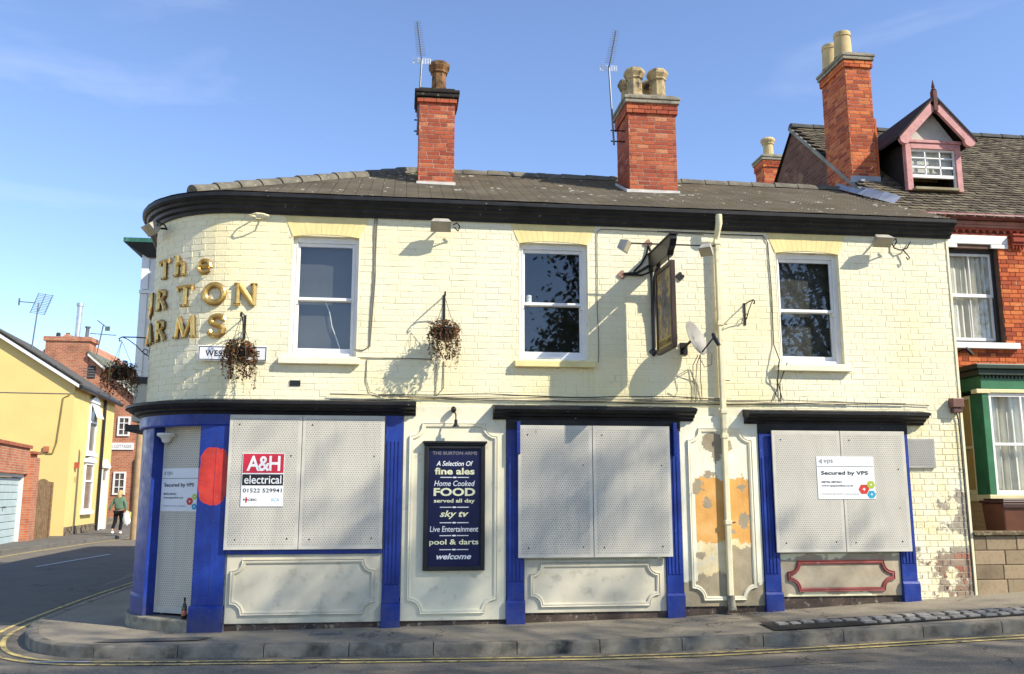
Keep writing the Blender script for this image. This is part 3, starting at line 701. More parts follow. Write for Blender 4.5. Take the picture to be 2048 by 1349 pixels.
mb = MB(); strip(mb, 1.34, 3.62, [(.0, 2.42), (.055, 2.42), (.055, 2.553), (.0, 2.553)]); strip(mb, 4.69, 6.78, [(.0, 2.40), (.055, 2.40), (.055, 2.528), (.0, 2.528)]); mb.build('frieze', BLACKP, pub)
mb = MB(); strip(mb, -4.25, -2.08, [(-.0, 2.44), (.05, 2.44), (.06, 2.46), (.06, 2.588), (-.0, 2.588)]); mb.build('door_lintel', BLUE, pub)

# pilasters with fluting and pedestals
def pilaster(x0, x1, zb, zp, zt, mat=BLUE, flutes=True, p=.055):
    m = MB(); strip(m, x0, x1, [(0, zp), (p, zp), (p, zt), (0, zt)])
    if flutes:
        n = 4; g = (x1 - x0) / (n * 2 + 1)
        for k in range(n):
            a = x0 + g * (2 * k + 1) - g * .12; strip(m, a, a + g * 1.24, [(p - .002, zp + .22), (p + .011, zp + .23), (p + .011, zt - .32), (p - .002, zt - .31)])
    o = m.build('pilaster', mat, pub, bevel=.003)
    m = MB(); strip(m, x0 - .012, x1 + .012, [(0, zb - .2), (p + .035, zb - .2), (p + .035, zp - .03), (p + .015, zp), (0, zp)]); m.build('pedestal', BLUE, o, bevel=.004)
    return o
pilaster(-2.44, -2.075, .005, .30, 2.585, BLUEO, False, .05)
pilaster(-.19, .02, .03, .295, 2.585); pilaster(1.34, 1.555, .045, .315, 2.42); pilaster(3.39, 3.60, .09, .375, 2.42); pilaster(4.69, 4.90, .145, .372, 2.40); pilaster(6.565, 6.775, .245, .485, 2.40)
mb = MB(); strip(mb, -4.30, -3.21, [(0, .143), (.03, .143), (.03, .36), (.012, .38), (.012, 2.44), (0, 2.44)]); mb.build('pilaster', BLUE, pub, bevel=.003)
mb = MB(); strip(mb, -3.236, -3.205, [(-.2, .143), (.03, .143), (.03, 2.49), (-.2, 2.49)]); mb.build('door_jamb', BLUE, pub)
for (x, z) in ((1.478, 2.30), (3.52, 2.30)): box('bracket', BLUE, pub, x - .022, x + .022, -.16, -.05, z - .19, z + .22, bevel=.005)
mb = MB(); strip(mb, -2.07, -.2, [(0, .895), (.06, .895), (.06, .945), (0, .945)]); mb.build('shop_sill', BLUE, pub, bevel=.004)

# rendered panels with raised notched mouldings
def panel(x0, x1, z0, z1, mx0, mx1, mz0, mz1, r, mat=RENDER, mould=RENDER, p=.03):
    o = MB().box(x0, x1, -p, .0, z0, z1).build('stall_panel', mat, pub, bevel=.006)
    m = MB(); ribbon(m, notched(mx0, mx1, mz0, mz1, r), [(.026, 0), (.022, .018), (.006, .026), (-.008, .020), (-.020, .030), (-.028, 0)], (0, -p + .001, 0), (1, 0, 0), (0, 0, 1), (0, -1, 0), True)
    m.build('moulding', mould, o, smooth=True); return o
panel(-2.05, -.195, .085, .892, -1.975, -.305, .205, .81, .13, STALL, STALL)
panel(.03, 1.332, .085, 2.72, .13, 1.20, .19, 2.475, .16)
panel(1.562, 3.385, .155, .80, 1.66, 3.275, .25, .735, .13, STALL, STALL)
panel(3.612, 4.682, .20, 2.62, 3.74, 4.565, .30, 2.44, .15, m_panel_c(), RENDER)
panel(4.91, 6.56, .305, .845, 5.02, 6.44, .39, .735, .14, m_panel_3(), simple('dull_maroon_paint', (.27, .065, .055), .6, .3, var=.3, dirt=(.4, .2, .16), dsc=12, dthr=(.6, .7)))

# perforated security shutters
def shutter(pts, ya, mat=SHUT, dirx=None):
    (x0, x1, z0, z1) = pts; f = MB(); e = .045
    f.box(x0, x1, ya, ya + .022, z0, z1)
    o = f.build('security_shutter', STEEL, pub, bevel=.004)
    m = MB(); m.quad((x0 + e, ya - .0015, z0 + e), (x1 - e, ya - .0015, z0 + e), (x1 - e, ya - .0015, z1 - e), (x0 + e, ya - .0015, z1 - e)); m.build('perforated_sheet', mat, o)
    b = MB()
    for (bx, bz) in ((x0 + .13, z0 + .12), (x1 - .13, z0 + .13), (x0 + .12, z1 - .12), (x1 - .12, z1 - .5)): b.tube([(bx, ya - .006, bz), (bx, ya, bz)], .009, 8)
    b.build('bolt', BLACK, o)
shutter((-2.088, -1.217, .95, 2.575), -.10); shutter((-1.210, -.205, .95, 2.575), -.10)
shutter((1.475, 2.43, .828, 2.475), -.125); shutter((2.438, 3.455, .828, 2.475), -.125)
shutter((4.835, 5.775, .868, 2.435), -.125); shutter((5.783, 6.69, .868, 2.435), -.125)
# corner door shutter: a flat sheet across the chord of the rounded corner, set back
A = Vector(M3(-3.22, -.11, 0)); B = Vector(M3(-2.43, -.13, 0)); U = (B - A).normalized(); Nn = Vector((U.y, -U.x, 0)); DL = (B - A).length
mb = MB(); mb.obox(A, U, (0, 0, 1), Nn, -.02, DL, .17, 2.47, -.02, 0); dsh = mb.build('door_shutter', STEEL, pub, bevel=.003)
mb = MB(); q = lambda u, z: A + U * u + Nn * .002 + Vector((0, 0, z)); mb.quad(q(.05, .24), q(DL - .05, .24), q(DL - .05, 2.42), q(.05, 2.42)); mb.build('perforated_sheet', SHUTD, dsh)
mb = MB(); strip(mb, -4.3, -2.455, [(.075, -.2), (.075, .125), (.06, .14), (-.26, .142), (-.26, -.2)]); mb.build('doorstep', STONE, pub, bevel=.012)
mb = MB(); mb.lathe(tuple(A + U * .10 + Nn * .06 + Vector((0, 0, 2.24))), [(.015, 0), (.05, .02), (.07, .07), (.12, .10), (.12, .13)], 10); mb.build('porch_lamp', OFFW, pub, smooth=True)

# ---- roof
EZ, RY, RZ_, EX = 5.395, 2.85, 6.86, .10
t = NT('brown_roof_tiles'); x_, y_, z_ = t.xyz()
c1 = t.ramp(t.noise(1.7, 6), [(.3, (.105, .090, .067)), (.7, (.175, .151, .114))])
vb = t.vor(9, vec=t.scaled((.75, 2.5, .01)), out='Color'); c1 = t.mix(.22, c1, vb, 'MULTIPLY') if False else c1
fl = t.noise(6.0, 7, .62, vec=t.scaled((1.0, 3.2, 3.2)))
c1 = t.mix(t.step(fl, .63, .65), c1, (.50, .47, .40)); c1 = t.mix(t.math('MULTIPLY', t.step(t.noise(2.5, 4), .55, .7), .4), c1, (.13, .085, .03))
jx = t.math('FRACT', t.math('DIVIDE', x_, .165)); c1 = t.mix(t.math('LESS_THAN', jx, .05), c1, (.062, .053, .040))
TILE = t.fin(c1, .9, .15)
E_ = Vector((EX, RY, RZ_)); Sx = [-8 + .5 * k for k in range(8)] + [S_ARC + (XT - S_ARC) * k / 18 for k in range(19)] + [XT + (EX - XT) * k / 8 for k in range(1, 9)]
cols = [(Vector(M3(s, .20, EZ)), E_) for s in Sx] + [(Vector((x, -.20, EZ)), Vector((x, RY, RZ_))) for x in [EX + (7.64 - EX) * k / 26 for k in range(1, 27)]]
mb = MB(); NR = 30; vs = []; fs = []
sag = lambda x, v: -.03 * math.sin(PI * v) * (.6 + .4 * math.sin(x * .9))
for (a, b) in cols:
    for k in range(NR):
        t0, t1 = k / NR, (k + 1) / NR; j = random.uniform(-.004, .004)
        p = a.lerp(b, t0); q = a.lerp(b, t1); vs += [(p.x, p.y, p.z + .022 + j + sag(p.x, t0)), (q.x, q.y, q.z + .003 + sag(q.x, t1))]
W_ = NR * 2
for i in range(len(cols) - 1):
    for k in range(W_ - 1): fs.append((i * W_ + k, (i + 1) * W_ + k, (i + 1) * W_ + k + 1, i * W_ + k + 1))
mb.add(vs, fs); mb.quad((EX, RY, RZ_), (7.64, RY, RZ_), (7.64, 6.0, EZ), (EX - 4, 6.0, EZ)); mb.add([(EX, RY, RZ_), (EX - 4, 6.0, EZ), M3(-8, .2, EZ)], [(0, 1, 2)])
roof = mb.build('roof', TILE, pub)
def halfround(mname, L, r, mat):
    b = MB(); n = 8; vs = []
    for i, x in enumerate((0, .06, L)):
        rr = r * (1.10 if i < 2 else .98)
        vs += [(x, rr * math.cos(PI * k / n), rr * math.sin(PI * k / n) - .02) for k in range(n + 1)]
    fs = [(i * (n + 1) + k, i * (n + 1) + k + 1, (i + 1) * (n + 1) + k + 1, (i + 1) * (n + 1) + k) for i in range(2) for k in range(n)]
    fs += [tuple(range(n + 1)), tuple(2 * (n + 1) + k for k in range(n, -1, -1))]
    b.add(vs, fs); return b.mesh(mname, mat, smooth=True)
RT = simple('grey_ridge_tile', (.16, .145, .11), .85, .2, var=.35, sc_=6, dirt=(.32, .30, .25), dsc=9, dthr=(.6, .7))
rtm = halfround('ridge_tile', .34, .115, RT); rtm2 = halfround('ridge_tile', .42, .10, RT)
def run_tiles(a, b, me, L, parent):
    a, b = Vector(a), Vector(b); d = (b - a); n = int(d.length / L); off = loc_of(parent)
    for k in range(n):
        p = a + d * (k / n); o = bpy.data.objects.new('ridge_tile', me); COL.objects.link(o); o.parent = parent
        o.location = p - off + Vector((0, 0, random.uniform(-.006, .006))); o.rotation_euler = d.to_track_quat('X', 'Z').to_euler()
run_tiles(Vector(M3(-2.72, .10, EZ + .05)), E_ + Vector((0, 0, .0)), rtm, .33, roof)
run_tiles((EX, RY, RZ_), (7.6, RY, RZ_), rtm2, .41, roof)

# ---- chimneys
def pot(parent, c, h, r, mat, sides=8, cap=True):
    m = MB()
    if cap: pr = [(r * 1.05, 0), (r, .05), (r * .93, h * .66), (r * 1.12, h * .70), (r * 1.12, h * .74), (r * 1.40, h * .86), (r * 1.40, h * .93), (r * 1.2, h), (r * .85, h), (r * .85, h * .8)]
    else: pr = [(r * 1.06, 0), (r, .04), (r * .9, h * .80), (r * 1.0, h * .83), (r * .9, h * .86), (r * .96, h * .95), (r * .92, h), (r * .75, h), (r * .75, h * .8)]
    m.lathe(c, pr, sides, PI / 8); return m.build('chimney_pot', mat, parent, smooth=not cap)
def chimney(owner, x0, x1, y0, y1, zb, zband, ztop, mat, mort, nfront=1000, capmat=STONE, name='chimney', faces='fl', c=.066):
    m = MB(); m.box(x0 + .005, x1 - .005, y0 + .005, y1 - .005, zb, ztop - .10); ch = m.build(name, mort, owner)
    hi = [(0, zb, zband, 0.0), (.03, zband, ztop - .13, .03)]
    for (_, za, zc, e) in hi:
        lay(ch, rows(x0 - e, x1 + e, za, zc, [], c, .007, .195, .096, 'garden' if e == 0 else 's'), flat(y0 - e), mat, 1000, .03 + e)
        lay(ch, rows(y0 - e + .002, y1 + e, za, zc, [], c, .007, .195, .096, 'garden' if e == 0 else 's'), side(x0 - e), mat, 1000 if faces == 'fl!' else 0, .03 + e)
        lay(ch, rows(y0 - e + .002, y1 + e, za, zc, [], c, .007, .195, .096), lambda s, X=x1 + e: (X, s, PI / 2), mat, 0, .03 + e)
    e = .055; m = MB(); m.box(x0 - e, x1 + e, y0 - e, y1 + e, ztop - .135, ztop - .075); m.box(x0 - e - .015, x1 + e + .015, y0 - e - .015, y1 + e + .015, ztop - .073, ztop - .02)
    m.box(x0, x1, y0, y1, ztop - .02, ztop + .03); m.build('chimney_cap', capmat, ch, bevel=.012)
    return ch
BLK = simple('sooty_cap', (.035, .03, .026), .9, .15, var=.5, dirt=(.30, .27, .16), dsc=7, dthr=(.58, .68))
c1 = chimney(pub, .17, .715, 1.50, 2.05, 6.0, 7.50, 7.72, RED, MORT, capmat=BLK)
mb = MB(); mb.box(.15, .735, 1.475, 1.50, 6.13, 6.235); mb.build('flashing', LEADW, c1)
pot(c1, (.475, 1.78, 7.72), .56, .125, POTB)
c2 = chimney(pub, 3.43, 4.20, 1.50, 2.25, 6.0, 7.50, 7.80, RED, MORT)
mb = MB(); mb.box(3.40, 4.225, 1.475, 1.50, 6.12, 6.245); mb.obox((3.40, 1.475, 6.12), (0, 1, .485), (0, 0, 1), (-1, 0, 0), 0, .75, 0, .12, 0, .02); mb.build('flashing', LEADW, c2)
for (px_, py_) in ((3.60, 1.70), (3.98, 1.70), (3.60, 2.10), (3.98, 2.10)): pot(c2, (px_, py_, 7.79), .53, .125, POT)
# ================================================================== LETTERING
def text_mesh(body, shear=0.0, bold=0.0, spacing=1.0):
    cu = bpy.data.curves.new('lettering', 'FONT'); cu.body = body; cu.shear = shear; cu.offset = bold; cu.space_character = spacing
    cu.align_x = 'LEFT'; cu.resolution_u = 3; cu.fill_mode = 'FRONT'
    o = bpy.data.objects.new('lettering_tmp', cu); COL.objects.link(o)
    dg = bpy.context.evaluated_depsgraph_get(); me = bpy.data.meshes.new_from_object(o.evaluated_get(dg))
    vs = [v.co.copy() for v in me.vertices]; fs = [tuple(p.vertices) for p in me.polygons]
    bpy.data.objects.remove(o); bpy.data.curves.remove(cu); bpy.data.meshes.remove(me); return vs, fs
def put_text(parent, body, O, U, V, cx, cz, wid, mat, hgt=None, shear=0.0, bold=0.0, spacing=1.0, n=.0025, left=False):
    """text centred on (cx,cz) of the frame O,U,V, fitted to width wid (and height hgt)"""
    O, U, V = Vector(O), Vector(U).normalized(), Vector(V).normalized(); N = U.cross(V)
    vs, fs = text_mesh(body, shear, bold, spacing)
    if not vs: return
    x0, x1 = min(v.x for v in vs), max(v.x for v in vs); y0, y1 = min(v.y for v in vs), max(v.y for v in vs)
    sx = wid / (x1 - x0); sy = (hgt / (y1 - y0)) if hgt else sx
    ax = x0 if left else (x0 + x1) / 2
    m = MB(); m.add([O + U * (cx + (v.x - ax) * sx) + V * (cz + (v.y - (y0 + y1) / 2) * sy) + N * n for v in vs], fs)
    return m.build('lettering', mat, parent)
def face(parent, name, O, U, V, x0, x1, z0, z1, mat, n=.001):
    O, U, V = Vector(O), Vector(U).normalized(), Vector(V).normalized(); N = U.cross(V)
    return MB().add([O + U * a + V * b + N * n for a, b in ((x0, z0), (x1, z0), (x1, z1), (x0, z1))], [(0, 1, 2, 3)]).build(name, mat, parent)
FU, FV = (1, 0, 0), (0, 0, 1)

def arcp(cx, cy, rx, ry, a0, a1, n=12): return [(cx + rx * math.cos(rad(a0 + (a1 - a0) * k / n)), cy + ry * math.sin(rad(a0 + (a1 - a0) * k / n))) for k in range(n + 1)]
TK, TN, SF = .255, .185, .125
GL = {   # strokes: (path, width, closed)
 'T': (.95, [([(.02, .89), (.93, .89)], .20, 0), ([(.475, .9), (.475, .0)], TK, 0), ([(.06, .9), (.06, .70)], SF, 0), ([(.89, .9), (.89, .70)], SF, 0), ([(.27, .05), (.68, .05)], SF, 0)]),
 'h': (.80, [([(.18, 1.0), (.18, .0)], TK, 0), ([(.18, .45), (.28, .60), (.45, .65), (.58, .57), (.62, .42), (.62, 0)], TN + .03, 0), ([(.02, .95), (.2, .95)], SF, 0), ([(.03, .05), (.34, .05)], SF, 0), ([(.47, .05), (.78, .05)], SF, 0)]),
 'e': (.75, [([(.12, .36)] + [(.64, .36)] + arcp(.38, .34, .28, .30, 5, 325, 16), TN, 0)]),
 'B': (.95, [([(.2, 1), (.2, 0)], TK, 0), ([(.2, .91), (.5, .91), (.68, .83), (.68, .63), (.5, .53), (.2, .53)], TN, 0), ([(.5, .52), (.75, .44), (.76, .18), (.55, .08), (.2, .08)], TN, 0)]),
 'U': (1.0, [([(.2, 1), (.2, .35), (.3, .14), (.5, .07), (.7, .14), (.8, .35), (.8, 1)], TK - .03, 0), ([(.05, .95), (.36, .95)], SF, 0), ([(.64, .95), (.95, .95)], SF, 0)]),
 'R': (1.0, [([(.2, 1), (.2, 0)], TK, 0), ([(.2, .91), (.5, .91), (.70, .82), (.72, .66), (.58, .52), (.2, .49)], TN, 0), ([(.45, .50), (.88, .03)], TK, 0), ([(.05, .05), (.36, .05)], SF, 0)]),
 'O': (1.1, [(arcp(.55, .5, .43, .41, 0, 345, 23), TK, 1)]),
 'N': (1.1, [([(.2, 1), (.2, 0)], TN + .02, 0), ([(.2, .98), (.9, .02)], TK, 0), ([(.9, 1), (.9, 0)], TN + .02, 0), ([(.04, .95), (.3, .95)], SF, 0), ([(.74, .95), (1.05, .95)], SF, 0), ([(.05, .05), (.35, .05)], SF, 0)]),
 'A': (1.1, [([(.1, 0), (.52, .98)], TN + .02, 0), ([(.5, .98), (.98, 0)], TK, 0), ([(.28, .32), (.76, .32)], SF + .03, 0), ([(0, .05), (.28, .05)], SF, 0), ([(.8, .05), (1.1, .05)], SF, 0)]),
 'M': (1.25, [([(.15, 0), (.25, 1)], TN + .02, 0), ([(.25, .98), (.62, .05)], TK, 0), ([(.62, .05), (1.0, .98)], TN + .02, 0), ([(1.0, 1), (1.1, 0)], TK, 0), ([(.02, .05), (.3, .05)], SF, 0), ([(.95, .05), (1.25, .05)], SF, 0)]),
 'S': (.9, [([(.78, .74), (.74, .86), (.6, .93), (.42, .93), (.24, .86), (.18, .72), (.26, .60), (.45, .53), (.65, .46), (.76, .34), (.72, .18), (.56, .08), (.38, .07), (.2, .14), (.13, .28)], TK - .02, 0)]),
}
lett = thing('raised_name_lettering', 'raised gold letters spelling the pub name around the rounded corner', 'lettering', (-2.6, .1, 4.0))
def gold_word(word, pos, z, H):
    for ch, s in zip(word, pos):
        wd, st = GL[ch]; k = H; a = ang(s); p = M(s, .012); U = Vector((math.cos(a), math.sin(a), 0)); N = Vector((math.sin(a), -math.cos(a), 0))
        O = Vector((p[0], p[1], z)) - U * wd * k / 2; m = MB()
        for path, w_, cl in st:
            P = [(x * k, y * k) for x, y in path]; h = w_ * k / 2; d = .022
            m.cm = 1; ribbon(m, P, [(h, 0), (h, d)], O, U, (0, 0, 1), N, bool(cl)); ribbon(m, P, [(-h, d), (-h, 0)], O, U, (0, 0, 1), N, bool(cl))
            m.cm = 0; ribbon(m, P, [(h, d), (h * .5, d + .015), (0, d + .022), (-h * .5, d + .015), (-h, d)], O, U, (0, 0, 1), N, bool(cl))
        m.build('letter', [GOLD, GOLDS], lett)
gold_word('The', (-3.22, -2.90, -2.53), 4.375, .275)
gold_word('BURTON', (-4.05, -3.68, -3.24, -2.79, -2.38, -1.99), 3.965, .285)
gold_word('ARMS', (-3.62, -3.22, -2.76, -2.33), 3.555, .285)

# street name plate
np_ = thing('street_name_plate', 'white street name plate with black lettering half hidden behind a hanging basket', 'sign', (-2.11, -.02, 3.25))
box('plate', WHITE, np_, -2.53, -1.69, -.035, -.012, 3.25, 3.44, bevel=.003)
m = MB(); ribbon(m, [(-2.515, 3.265), (-1.705, 3.265), (-1.705, 3.425), (-2.515, 3.425)], [(.004, 0), (.004, .003), (-.004, .003), (-.004, 0)], (0, -.036, 0), FU, FV, (0, -1, 0), True); m.build('border', INK, np_)
box('backing', CREAM, np_, -2.5, -1.72, -.012, .12, 3.27, 3.42)
put_text(np_, 'WEST PARADE', (0, -.0355, 0), FU, FV, -2.11, 3.343, .66, INK, .075, bold=.018, spacing=1.1)

# pub menu board
mbd = thing('menu_board', 'tall navy board with black frame listing fine ales and food in white lettering', 'sign', (.68, -.03, .68))
box('board', PNAVY, mbd, .335, 1.02, -.070, -.031, .72, 2.20)
m = MB()
for (a, b, c, d) in ((.295, .352, .68, 2.215), (1.005, 1.062, .68, 2.215), (.352, 1.005, .68, .735), (.352, 1.005, 2.17, 2.215)): m.box(a, b, -.095, -.031, c, d)
m.build('frame', BLACK, mbd, bevel=.010)
m = MB(); m.box(.29, 1.068, -.105, -.031, 2.216, 2.238); m.box(.275, 1.083, -.125, -.031, 2.239, 2.268); m.build('top_moulding', BLACK, mbd, bevel=.006)
O = (0, -.0705, 0); zf = lambda y: 2.170 - (y - 110) / 1170 * 1.435; xc = .678
for body, y, wd, hg, sh, bo, mt in (('THE BURTON ARMS', 152, .56, .040, 0, .012, PFADE), ('A Selection Of', 257, .46, .062, .25, .012, PWHITE), ('fine ales', 335, .50, .085, 0, .03, PCREAM), ('Home Cooked', 458, .51, .068, .22, .012, PWHITE), ('FOOD', 545, .52, .10, 0, .035, PCREAM),
                                   ('served all day', 638, .51, .062, 0, .02, PCREAM), ('sky tv', 772, .36, .105, .3, .025, PCREAM), ('Live Entertainment', 915, .60, .068, .12, .008, PWHITE), ('pool & darts', 1050, .61, .085, 0, .02, PCREAM), ('welcome', 1185, .43, .070, .3, .025, PWHITE)):
    put_text(mbd, body, O, FU, FV, xc, zf(y), wd, mt, hg, sh, bo)
for y in (398, 698, 852, 980, 1118):
    z = zf(y); m = MB()
    for (a, b, hh) in ((-.18, -.035, .005), (.035, .18, .005)): m.add([(xc + a, -.073, z - hh), (xc + b, -.073, z - hh), (xc + b, -.073, z + hh), (xc + a, -.073, z + hh)], [(0, 1, 2, 3)])
    m.add([(xc + .028 * math.cos(2 * PI * k / 10), -.073, z + .010 * math.sin(2 * PI * k / 10)) for k in range(10)], [tuple(range(10))]); m.build('rule', PWHITE, mbd)

# electrician's board on the left shutter
ah = thing('contractor_board', 'red black and white electrician board screwed to the left shutter', 'sign', (-1.66, -.1, 1.46))
box('board', WHITE, ah, -1.912, -1.412, -.1105, -.104, 1.463, 2.103)
O = (0, -.1107, 0)
face(ah, 'red_band', O, FU, FV, -1.905, -1.418, 1.865, 2.097, PRED); face(ah, 'black_band', O, FU, FV, -1.905, -1.418, 1.715, 1.85, INK)
put_text(ah, 'A&H', O, FU, FV, -1.66, 1.98, .40, PWHITE, .185, 0, .02, .85); put_text(ah, 'electrical', O, FU, FV, -1.66, 1.785, .44, PWHITE, .10, 0, .008)
put_text(ah, '01522 529941', O, FU, FV, -1.66, 1.655, .46, INK, .048, 0, .006); put_text(ah, 'NICEIC', O, FU, FV, -1.80, 1.545, .16, INK, .026, 0, .02); face(ah, 'red_mark', O, FU, FV, -1.853, -1.838, 1.51, 1.575, PRED, .004); put_text(ah, 'ECA', O, FU, FV, -1.50, 1.545, .09, PBLUE, .036)

def hexa(parent, O, U, V, cx, cz, r, mat):
    O, U, V = Vector(O), Vector(U), Vector(V); N = U.cross(V)
    f = lambda x, z, n: O + U * x + V * z + N * n
    MB().add([f(cx + r * math.cos(rad(60 * k)), cz + r * math.sin(rad(60 * k)) * .92, .003) for k in range(6)], [tuple(range(6))]).build('emblem', mat, parent)
    MB().add([f(cx + (r * .36 if k % 2 == 0 else r * .14) * math.cos(rad(45 * k)), cz + (r * .36 if k % 2 == 0 else r * .14) * math.sin(rad(45 * k)), .005) for k in range(8)], [tuple(range(8))]).build('emblem_star', PWHITE, parent)
def vps(name, label, O, U, w_, z0, z1):
    t = thing(name, label, 'sign', O); U = Vector(U); V = Vector((0, 0, 1)); N = U.cross(V); h = z1 - z0
    m = MB(); m.obox(O, U, V, N, 0, w_, z0 - O[2], z1 - O[2], 0, .006); m.build('board', WHITE, t)
    o = Vector((O[0], O[1], z0)) + N * .0065
    face(t, 'rule', o, U, V, 0.005, w_ - .005, h * .755, h * .77, GREYINK); put_text(t, 'vps', o, U, V, w_ * .205, h * .87, w_ * .16, GREYINK, h * .11)
    m = MB()
    for (a, b) in ((.062, .885), (.085, .91), (.085, .855)): m.add([o + U * (w_ * (a + .016 * math.cos(rad(60 * k)))) + V * (h * b + w_ * .016 * math.sin(rad(60 * k))) + N * .002 for k in range(6)], [tuple(range(6))])
    m.build('emblem', GREYINK, t)
    put_text(t, 'Secured by VPS', o, U, V, w_ * .07, h * .60, w_ * .82, INK, h * .115, 0, .018, left=True)
    put_text(t, '08706 087062', o, U, V, w_ * .07, h * .40, w_ * .35, INK, h * .045, 0, .01, left=True); put_text(t, 'www.vpspecialists.co.uk', o, U, V, w_ * .07, h * .31, w_ * .55, INK, h * .055, 0, .012, left=True)
    put_text(t, "Caring for the world's vacant property", o, U, V, w_ * .07, h * .12, w_ * .64, GREYINK, h * .05, left=True)
    r = w_ * .093; hexa(t, o, U, V, w_ * .80, h * .23, r, PHEX); hexa(t, o, U, V, w_ * .925, h * .335, r * .8, PLIME); hexa(t, o, U, V, w_ * .93, h * .11, r * .8, PCYAN)
vps('security_notice', 'white security notice fixed across the two shutter leaves on the right', (5.43, -.126, 1.545), (1, 0, 0), .795, 1.545, 2.10)
O2 = A + U * (DL - .68) + Nn * .004
vps('security_notice', 'white security notice fixed to the narrow corner door shutter', (O2.x, O2.y, 1.40), U, .58, 1.40, 1.93)

# ---- hanging pictorial sign
hs = thing('hanging_pub_sign', 'pictorial pub sign in a dark frame hanging from a black projecting beam', 'sign', (3.3, -.6, 3.38))
box('picture', simple('sign_picture', (.40, .25, .075), .45, .4, var=.8, sc_=5, dirt=(.10, .10, .10), dsc=9, dthr=(.45, .55)), hs, 3.285, 3.315, -.93, -.32, 3.43, 4.43)
m = MB()
for (ya, yb, za, zb) in ((-.98, -.925, 3.38, 4.48), (-.325, -.27, 3.38, 4.48), (-.925, -.325, 3.38, 3.435), (-.925, -.325, 4.425, 4.48)): m.box(3.27, 3.33, ya, yb, za, zb)
m.build('frame', simple('dark_oak', (.045, .022, .012), .5, .4), hs, bevel=.006)
SU, SV = (0, -1, 0), (0, 0, 1)
m = MB(); c = (-.62)
for k in range(60):
    a = random.uniform(0, 2 * PI); r = math.sqrt(random.random()); y = c + .17 * r * math.cos(a); z = 3.98 + .30 * r * math.sin(a); s_ = random.uniform(.015, .045)
    m.add([(3.2845 - random.uniform(.0005, .002), y + s_ * math.cos(j * 1.57 + a), z + 1.4 * s_ * math.sin(j * 1.57 + a)) for j in range(4)], [(0, 1, 2, 3)])
m.build('painted_device', [simple('painted_greys', (.16, .15, .15), .5, .3, var=.8, sc_=20)], hs)
face(hs, 'name_band', (3.2848, 0, 0), (0, -1, 0), SV, .33, .92, 3.44, 3.56, simple('gold_band', (.45, .30, .06), .5, .3), .001)
put_text(hs, 'BURTON ARMS', (3.2838, 0, 0), (0, -1, 0), SV, .625, 3.50, .52, INK, .07, 0, .01)
m = MB(); m.add([(3.268, .0, 4.56), (3.268, -.86, 4.56), (3.268, -.93, 4.62), (3.268, -.97, 4.70), (3.268, -1.03, 4.76), (3.268, -1.03, 4.80), (3.268, .0, 4.80)], [])
P = [(3.268, 0, 4.57), (3.268, -.84, 4.57), (3.268, -.90, 4.63), (3.268, -.96, 4.66), (3.268, -1.02, 4.74), (3.268, -1.02, 4.79), (3.268, 0, 4.79)]
m = MB(); m.prism(P, (.085, 0, 0)); m.box(3.255, 3.366, -1.04, .0, 4.792, 4.812); m.build('beam', BLACK, hs, bevel=.005)
m = MB()
for yy in (-.42, -.82): m.tube([(3.30, yy, 4.47), (3.30, yy, 4.58)], .010, 6)
m.build('hanger', BLACK, hs)
m = MB(); cv = [(3.305, -.03, 3.52), (3.305, -.045, 3.9), (3.305, -.07, 4.15), (3.305, -.13, 4.36), (3.305, -.24, 4.50), (3.305, -.36, 4.56)]
m.tube(cv, [.028, .03, .034, .034, .03, .03], 8); m.build('curved_brace', BLACK, hs, smooth=True)
m = MB(); m.tube([(3.305, -.015, 3.5), (3.305, -.015, 4.56)], .022, 6)
m.tube([(3.30, -.10, 4.66), (3.24, -.06, 4.62), (3.10, -.03, 4.535), (2.92, -.02, 4.52)], .018, 6); m.tube([(3.30, -.10, 4.55), (3.16, -.05, 4.50), (2.92, -.02, 4.51)], .014, 6)
m.tube([(3.31, -.10, 4.79), (3.29, -.05, 4.83), (3.27, -.02, 4.93)], .016, 6); m.tube([(3.27, -.02, 4.93), (3.24, -.02, 4.80), (3.16, -.02, 4.66), (3.06, -.02, 4.56)], .014, 6); m.build('wall_stay', BLACK, hs, smooth=True)
for (x, z, mt) in ((2.90, 4.51, POT), (3.27, 4.95, POT), (3.305, 3.47, BLACK), (3.70, 4.51, BLACK)):
    m = MB()
    for k in range(4): m.lathe((x + .032 * math.cos(k * PI / 2), -.015, z + .032 * math.sin(k * PI / 2) - .0), [(.001, -.001), (.026, 0), (.001, .001)], 8)
    m2 = MB()
    for k in range(4): c0 = (x + .034 * math.cos(k * PI / 2), z + .034 * math.sin(k * PI / 2)); m2.prism([(c0[0] + .027 * math.cos(j * PI / 4), -.022, c0[1] + .027 * math.sin(j * PI / 4)) for j in range(8)], (0, .02, 0))
    m2.build('quatrefoil_plate', simple('rusty_pink_paint', (.36, .20, .15), .7, .2) if mt is POT else BLACK, hs)

